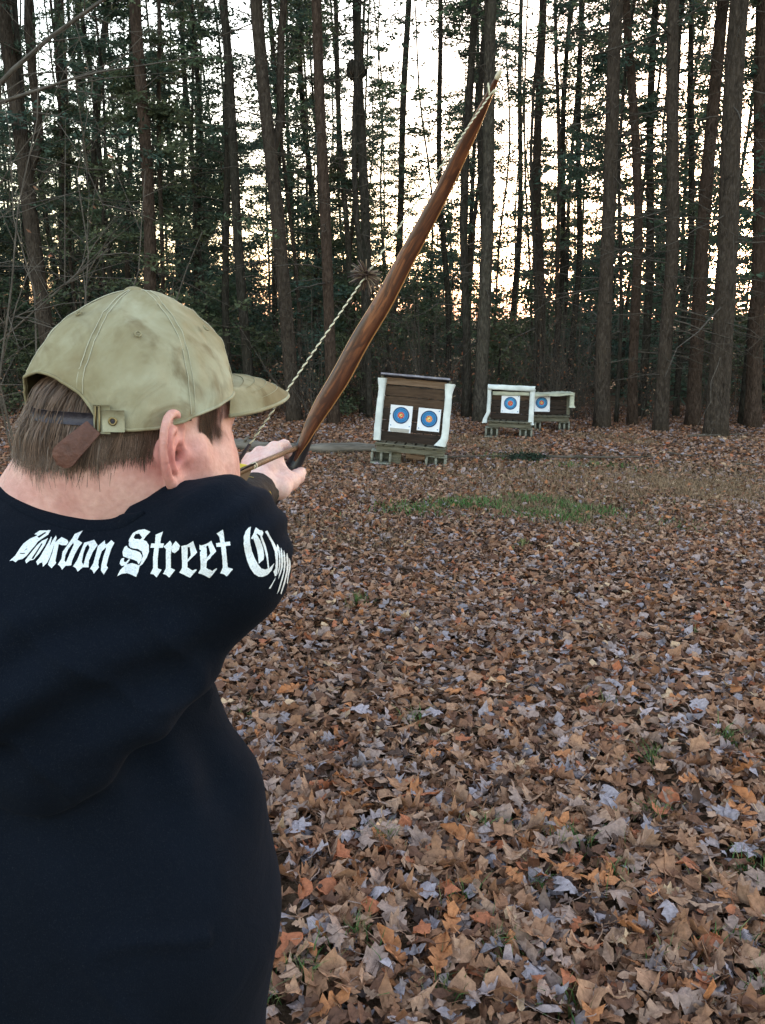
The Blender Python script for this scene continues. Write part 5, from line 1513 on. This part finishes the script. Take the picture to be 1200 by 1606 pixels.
# scalp under the strands
sc_ = []
pa = np.linspace(1.50, 2 * math.pi - 1.50, 70); ua = np.linspace(0, 1, 18)
for ph in pa:
    ab = abs(ph - math.pi); l0 = .012 + .022 * max(0, (ab - .45)) ** 1.1
    if ab > 1.2: l0 = max(l0, .024)
    for t in ua:
        top_ = .034 + .046 * math.sqrt(max(0, 1 - (ab / .72) ** 2)) if ab < .72 else .034
        p, nm = root_at(ph, l0 + (top_ - l0) * t); sc_.append(p + nm * (.0004 + .0020 * math.sin(min(1, t * 5) * 1.57)))
sc_ = np.array(sc_); i = np.arange(69)[:, None] * 18; j = np.arange(17)[None]; Q = np.stack([i + j, i + j + 1, i + 19 + j, i + 18 + j], -1).reshape(-1, 4)
scalpm = noise_mat('hair_roots', [(.3, (.045, .031, .025)), (.7, (.10, .072, .058))], 220, (1, 1, .2), rough=.8)
put('hair_roots', mk_mesh('hair_roots', sc_, Q[:, ::-1], scalpm), parent=person)

# -------- trousers and shoes (below the frame, for other viewpoints)
jeansm = fabric('blue_jeans', (.02, .03, .06)); shoem = noise_mat('brown_boot', [(.3, (.03, .02, .013)), (.7, (.07, .045, .03))], 20, rough=.6)
J = Sdf(FEET + [-.35, -.4, .02], FEET + [.35, .4, 1.0], .012)
hip = FEET + [0, .02, .90]
J.ell(hip, (.15, .13, .13), None, .03)
feet = [FEET + np.array([-.17, .14, 0]), FEET + np.array([.15, -.10, 0])]
for s, f_ in zip((-1, 1), feet):
    kn = f_ * .5 + hip * .5 + [0, .02, 0]; kn[2] = .50
    J.chain([hip + [s * .09, 0, -.04], kn, f_ + [0, 0, .10]], [.105, .075, .062], .03)
V, Q = J.mesh(1); put('trousers', mk_mesh('trousers', V, Q, jeansm), parent=person)
for f_ in feet:
    B_ = Sdf(f_ + [-.12, -.16, -.02], f_ + [.22, .26, .2], .006)
    dv = unit([.35, 1, 0]); B_.cone(f_ + [0, 0, .045] - dv * .06, f_ + [0, 0, .04] + dv * .13, .043, .040, .02); B_.cone(f_ + [0, 0, .05], f_ + [0, 0, .13], .05, .052, .03)
    B_.cut(f_ + [0, 0, .012], [0, 0, -1]); V, Q = B_.mesh(1)
    V[:, 2] -= V[:, 2].min() - float(ground_z(f_[0], f_[1])) - .004; put('boot', mk_mesh('boot', V, Q, shoem), parent=person)

# -------- left sleeve end and arm guard
guardm = noise_mat('guard_leather', [(.3, (.005, .004, .0045)), (.7, (.016, .012, .012))], 50, rough=.7, spec=.2)
sleevem = noise_mat('dark_green_undersleeve', [(.3, (.006, .010, .008)), (.7, (.015, .020, .016))], 30)
def ring_tube(a, b_, ra, rb, n=26, m=9, wob=.03):
    pts = np.array(a) + (np.array(b_) - np.array(a)) * np.linspace(0, 1, m)[:, None]
    return tube(pts, np.linspace(ra, rb, m), n, cap=False, jitter=wob)
V, T, Q = ring_tube(P(352, 818, 1.18), P(402, 774, 1.345), (.039), .0345, wob=.006); put('arm_guard', mk_mesh('arm_guard', V, Q, guardm), parent=person)
gs = [P(352 + 46 * t, 818 - 40 * t, 1.18 + .155 * t) + .0375 * (CR @ np.array([math.cos(q), math.sin(q), -.2])) for t in (.35, .8) for q in [0]]
for t in (.45, .82):
    c0 = P(352 + 46 * t, 818 - 40 * t, 1.18 + .155 * t); ax = unit(P(402, 774, 1.345) - P(352, 818, 1.18)); s_, t_ = frame(ax); rr = .0395 - .0052 * t + .001
    V, T, Q = tube([c0 + (s_ * math.cos(q) + t_ * math.sin(q)) * rr for q in np.linspace(0, 2 * math.pi, 30)], .002, 6, cap=False); put('guard_lace', mk_mesh('guard_lace', V, Q, mat('gold_lace', (.45, .33, .03), .6)[0] if t > .6 else leatherm), parent=person)
V, T, Q = ring_tube(P(350, 838, 1.16), P(424, 772, 1.375), .040, .0165, wob=.03); put('undersleeve', mk_mesh('undersleeve', V, Q, sleevem), parent=person)
V = np.array(GV); m = (V - P(345, 775, .99)) @ FWD > -.015
glove = Sdf(al.min(0), al.max(0), .0025)
for k, (dx, dy) in enumerate(((14, -26), (20, -12), (20, 2))):
    glove.chain([P(350 + dx * .4, 778 + dy * .7, .972), P(345 + dx, 782 + dy, .985), P(350 + dx, 779 + dy, 1.005), P(340 + dx, 777 + dy, 1.010)], [.0125, .0108, .0096, .0088], .004)
V, Q = glove.mesh(1); put('finger_tab', mk_mesh('finger_tab', V, Q, leatherm), parent=person)

# ------------------------------------------------------------------ bow, string, arrow
CL = [(463, 722, 4, 1.462), (470, 707, 9, 1.458), (477, 691, 15.5, 1.454), (493, 658, 25, 1.446), (509, 631, 30.5, 1.438), (534, 592, 33, 1.425), (565, 533, 32.5, 1.405), (601, 475, 31.5, 1.383), (632, 415, 29.5, 1.36), (668, 349, 27.5, 1.33),
      (697, 295, 25.5, 1.305), (721, 244, 23.5, 1.28), (745, 196, 19, 1.255), (762, 161, 13.5, 1.235), (773, 138, 9.5, 1.222), (779, 124, 8, 1.214)]
NOCK = P(357, 748, .985)
REST = P(463, 703, 1.448)
ARD = unit(REST - NOCK)
GC = P(452, 742, 1.463)          # middle of the grip
up_pts = np.array([P(x, y, d) for x, y, w, d in CL]); up_w = np.array([.94 * w / FPX * d for x, y, w, d in CL])
tipT = up_pts[-1]; rel = tipT - GC
bv = unit(rel - ARD * (rel @ ARD))                       # limb direction square to the arrow
lo_pts = GC + np.array([(ARD * ((p - GC) @ ARD) - bv * ((p - GC) @ bv) + np.cross(ARD, bv) * ((p - GC) @ np.cross(ARD, bv))) for p in up_pts])
nb = np.cross(ARD, bv)                                   # across the limb
woodm, nt, b = mat('bow_wood', rough=.32, spec=.5)
v = coords(nt, (1, 14, 1), attr='flow'); g1 = tex(nt, v, 5.5, 6, .62, 1.6); g2 = tex(nt, coords(nt, (1, 3, 1), attr='flow'), 12, 4, .6, 2.5)
c = ramp(nt, g1, [(.34, (.018, .006, .004)), (.46, (.070, .021, .009)), (.58, (.150, .048, .018)), (.72, (.27, .10, .038))])
c = mix(nt, ramp(nt, g2, [(.5, (0, 0, 0)), (.60, (.9, .9, .9))]), c, (.045, .014, .007))
nt.links.new(c, b.inputs['Base Color']); bump(nt, b, g1, .12, .002); b.inputs['Coat Weight'].default_value = .08; b.inputs['Coat Roughness'].default_value = .25
lammm = mat('bow_edge_lamination', (.42, .21, .07), .35, .5)[0]; hornm = mat('pale_horn_tip', (.55, .48, .34), .35, .5)[0]; blackm = mat('black_riser', (.012, .012, .016), .35, .5)[0]
gripm = noise_mat('grip_leather', [(.3, (.012, .010, .010)), (.7, (.035, .03, .028))], 60, rough=.6)
bow = thing('longbow', 'dark grained wooden longbow, fully drawn and canted to the right', 'bow')
def resample(pts, w, n):
    s = np.concatenate([[0], np.cumsum(np.linalg.norm(np.diff(pts, axis=0), axis=1))]); t = np.linspace(0, s[-1], n)
    f = np.stack([np.interp(t, s, pts[:, i]) for i in range(3)], -1)
    for _ in range(3): f[1:-1] = .5 * f[1:-1] + .25 * (f[:-2] + f[2:])
    return f, np.interp(t, s, w), t
def limb(pts, w, name):
    p, w, s = resample(pts, w, 60); G = Geo(); prof = [(-1, -.55), (-.93, -.85), (-.5, -1), (0, -1.06), (.5, -1), (.93, -.85), (1, -.55), (1, .55), (.9, .95), (-.9, .95), (-1, .55)]
    n = len(prof); V = []; fl = []
    th = .0075 - .0028 * s / s[-1]
    tan = np.gradient(p, axis=0)
    for k in range(len(p)):
        d = unit(tan[k]); ac = unit(nb - d * (nb @ d)); nz = unit(np.cross(ac, d)); nz = nz if nz @ ARD > 0 else -nz
        # turn the flat belly towards the archer's eye a little
        for (x, y) in prof: V.append(p[k] + ac * w[k] / 2 * x + nz * th[k] * y); fl.append((s[k] * 1.0, x * w[k] / 2, y * th[k]))
    V = np.array(V); i = np.arange(len(p) - 1)[:, None] * n; j = np.arange(n)[None]
    Q = np.stack([i + j, i + (j + 1) % n, i + n + (j + 1) % n, i + n + j], -1).reshape(-1, 4)
    mi = np.tile(np.array([1, 0, 0, 0, 0, 1, 1, 1, 1, 1, 1]), len(p) - 1)
    G.add(V, Q=Q, flow=np.array(fl))
    me = mk_mesh(name, V, Q, [woodm, lammm], vec=np.array(fl), midx=mi)
    o = put(name, me, parent=bow)
    e = p[-1]; d = unit(tan[-1]); V, T, Q = tube([e - d * .004, e + d * .004, e + d * .010, e + d * .0135], [w[-1] * .52, w[-1] * .60, w[-1] * .5, w[-1] * .2], 12); G2_ = Geo(); G2_.add(V, T=T, Q=Q); put('nock_tip', G2_.mesh('nock_tip', hornm), parent=o)
    return o
limb(up_pts, up_w, 'upper_limb'); limb(lo_pts, up_w, 'lower_limb')
RP = np.array([up_pts[4] + ARD * .010, up_pts[3] + ARD * .012, up_pts[2] + ARD * .014, up_pts[0] + ARD * .012, GC + ARD * .004, lo_pts[0] + ARD * .012, lo_pts[2] + ARD * .014, lo_pts[4] + ARD * .010])
V, T, Q = tube(resample(RP, np.ones(8), 30)[0], np.interp(np.linspace(0, 1, 30), [0, .15, .35, .5, .65, .85, 1], [.004, .0095, .0135, .0145, .0135, .0095, .004]), 12); G = Geo(); G.add(V, T=T, Q=Q); riser = put('riser', G.mesh('riser', blackm), parent=bow)
V, T, Q = tube([up_pts[1] * .3 + GC * .7, GC, lo_pts[1] * .6 + GC * .4, lo_pts[3] * .4 + GC * .6], .0165, 14, jitter=.02); G = Geo(); G.add(V, T=T, Q=Q); put('grip', G.mesh('grip', gripm), parent=riser)

# string: two twisted strands, pale and dark
stringm = mat('pale_string', (.62, .58, .42), .6)[0]; string2m = mat('dark_string', (.11, .09, .065), .6)[0]
def twisted(a, b_, rad, name):
    n = int(np.linalg.norm(b_ - a) / .0012); t = np.linspace(0, 1, n); base = a + (b_ - a) * t[:, None]
    d = unit(b_ - a); s_, t_ = frame(d); om = t * np.linalg.norm(b_ - a) / .011 * 2 * math.pi
    G = [Geo(), Geo()]
    for k, ph in enumerate((0, math.pi)):
        c_ = base + (np.cos(om + ph)[:, None] * s_ + np.sin(om + ph)[:, None] * t_) * rad * .42
        V, T, Q = tube(c_, rad * (.80 if k == 0 else .42), 5, cap=False); G[k].add(V, Q=Q)
    Vc = np.concatenate([np.concatenate(G[0].V), np.concatenate(G[1].V)]); q0 = np.concatenate(G[0].Q); q1 = np.concatenate(G[1].Q) + len(np.concatenate(G[0].V))
    return put(name, mk_mesh(name, Vc, np.concatenate([q0, q1]), [stringm, string2m], midx=[0] * len(q0) + [1] * len(q1)), parent=bow)
up_end = P(768, 150, 1.215); mid1 = P(763, 158, 1.213)
lo_end = GC + (ARD * ((up_end - GC) @ ARD) - bv * ((up_end - GC) @ bv))
sv0 = NOCK + (up_end - NOCK) * .07
st = twisted(sv0, up_end, .0013, 'bowstring'); twisted(NOCK + (lo_end - NOCK) * .1, lo_end, .0013, 'bowstring')
for a_, b_ in ((NOCK, sv0), (NOCK, NOCK + (lo_end - NOCK) * .1)):
    V, T, Q = tube([a_, b_], .0022, 8); G = Geo(); G.add(V, T=T, Q=Q); put('serving', G.mesh('serving', mat('dark_serving', (.03, .018, .02), .7)[0]), parent=st)
# loop round the limb tip
lp = [up_end, up_pts[-2] + nb * .008 - ARD * .008, up_pts[-2] + nb * .010 + ARD * .004, up_pts[-2] - nb * .009 + ARD * .004, up_pts[-2] - nb * .008 - ARD * .007, up_end]
V, T, Q = tube(lp, .0014, 6); G = Geo(); G.add(V, T=T, Q=Q); put('string_loop', G.mesh('string_loop', stringm), parent=st)
V, T, Q = tube([up_end, P(776, 141, 1.206)], .0014, 6); G = Geo(); G.add(V, T=T, Q=Q); put('string_loop', G.mesh('string_loop', stringm), parent=st)
# rubber whisker silencer
sp_ = NOCK + (up_end - NOCK) * 0.0; q = None
dS = up_end - NOCK
tb = min(np.linspace(0, 1, 400), key=lambda t: abs(project(NOCK + dS * t)[0] - 562) + abs(project(NOCK + dS * t)[1] - 432))
c0 = NOCK + dS * tb; du = unit(dS); s_, t_ = frame(du); G = Geo(); r = np.random.default_rng(3)
for k in range(150):
    a = r.uniform(0, 6.283); el = r.normal(0, .45); d = unit(s_ * math.cos(a) + t_ * math.sin(a) + du * el); L = r.uniform(.013, .026)
    V, T, Q = tube([c0 + du * r.normal(0, .0015), c0 + d * L * .55, c0 + d * L - [0, 0, .002]], [.0009, .0008, .0007], 3); G.add(V, T=T, Q=Q, col=np.array([.085, .055, .045]) * r.uniform(.6, 1.6) if r.random() > .25 else np.array([.22, .17, .12]))
V, T, Q = tube([c0 - du * .005, c0 + du * .005], .0042, 8); G.add(V, T=T, Q=Q, col=(.03, .02, .02))
put('silencer', G.mesh('silencer', hairm, False), parent=st)
# arrow
arrow = thing('arrow', 'wooden arrow nocked on the string and resting on the bow hand', 'arrow')
shaftm = noise_mat('arrow_shaft', [(.3, (.10, .050, .022)), (.7, (.19, .105, .050))], 90, (1, 1, 1), rough=.45, spec=.4)
TIP = REST + ARD * .035
V, T, Q = tube([NOCK, TIP], .0041, 12); G = Geo(); G.add(V, T=T, Q=Q); sh = put('shaft', G.mesh('shaft', shaftm), parent=arrow)
V, T, Q = tube([TIP, TIP + ARD * .012, TIP + ARD * .028], [.0046, .0044, .0005], 10); G = Geo(); G.add(V, T=T, Q=Q); put('point', G.mesh('point', mat('steel_point', (.3, .3, .3), .3, .5, 1.0)[0]), parent=arrow)
V, T, Q = tube([NOCK - ARD * .006, NOCK + ARD * .012], .0047, 10); G = Geo(); G.add(V, T=T, Q=Q); put('nock', G.mesh('nock', mat('yellow_nock', (.55, .42, .03), .4)[0]), parent=arrow)
s_, t_ = frame(ARD)
fl0 = .03
for k in range(3):
    a = .5 + k * 2.094; o = s_ * math.cos(a) + t_ * math.sin(a); tt = np.linspace(0, 1, 9)
    prof = np.array([.0, .009, .0125, .0135, .0132, .012, .010, .006, .0005]); A = NOCK + ARD * (fl0 + .095 * tt)[:, None]
    nrm_ = np.cross(ARD, o)
    Vb = np.concatenate([A + o * .0038, A + o * (.0038 + prof)[:, None]]); i = np.arange(8)
    V = np.concatenate([Vb + nrm_ * .0003, Vb - nrm_ * .0003]); Q = np.stack([i, i + 1, i + 10, i + 9], -1); Q = np.concatenate([Q, Q[:, ::-1] + 18])
    put('fletching', mk_mesh('fletching', V, Q, mat('feather_%s' % ('yellow', 'dark', 'barred')[k], ((.55, .43, .03), (.02, .016, .012), (.11, .075, .045))[k], .8)[0]), parent=arrow)
for d_, mm in ((.128, stringm), (.135, string2m), (.142, stringm)):
    V, T, Q = tube([NOCK + ARD * d_, NOCK + ARD * (d_ + .004)], .0046, 10); G = Geo(); G.add(V, T=T, Q=Q); put('crest_band', G.mesh('crest_band', mm), parent=arrow)
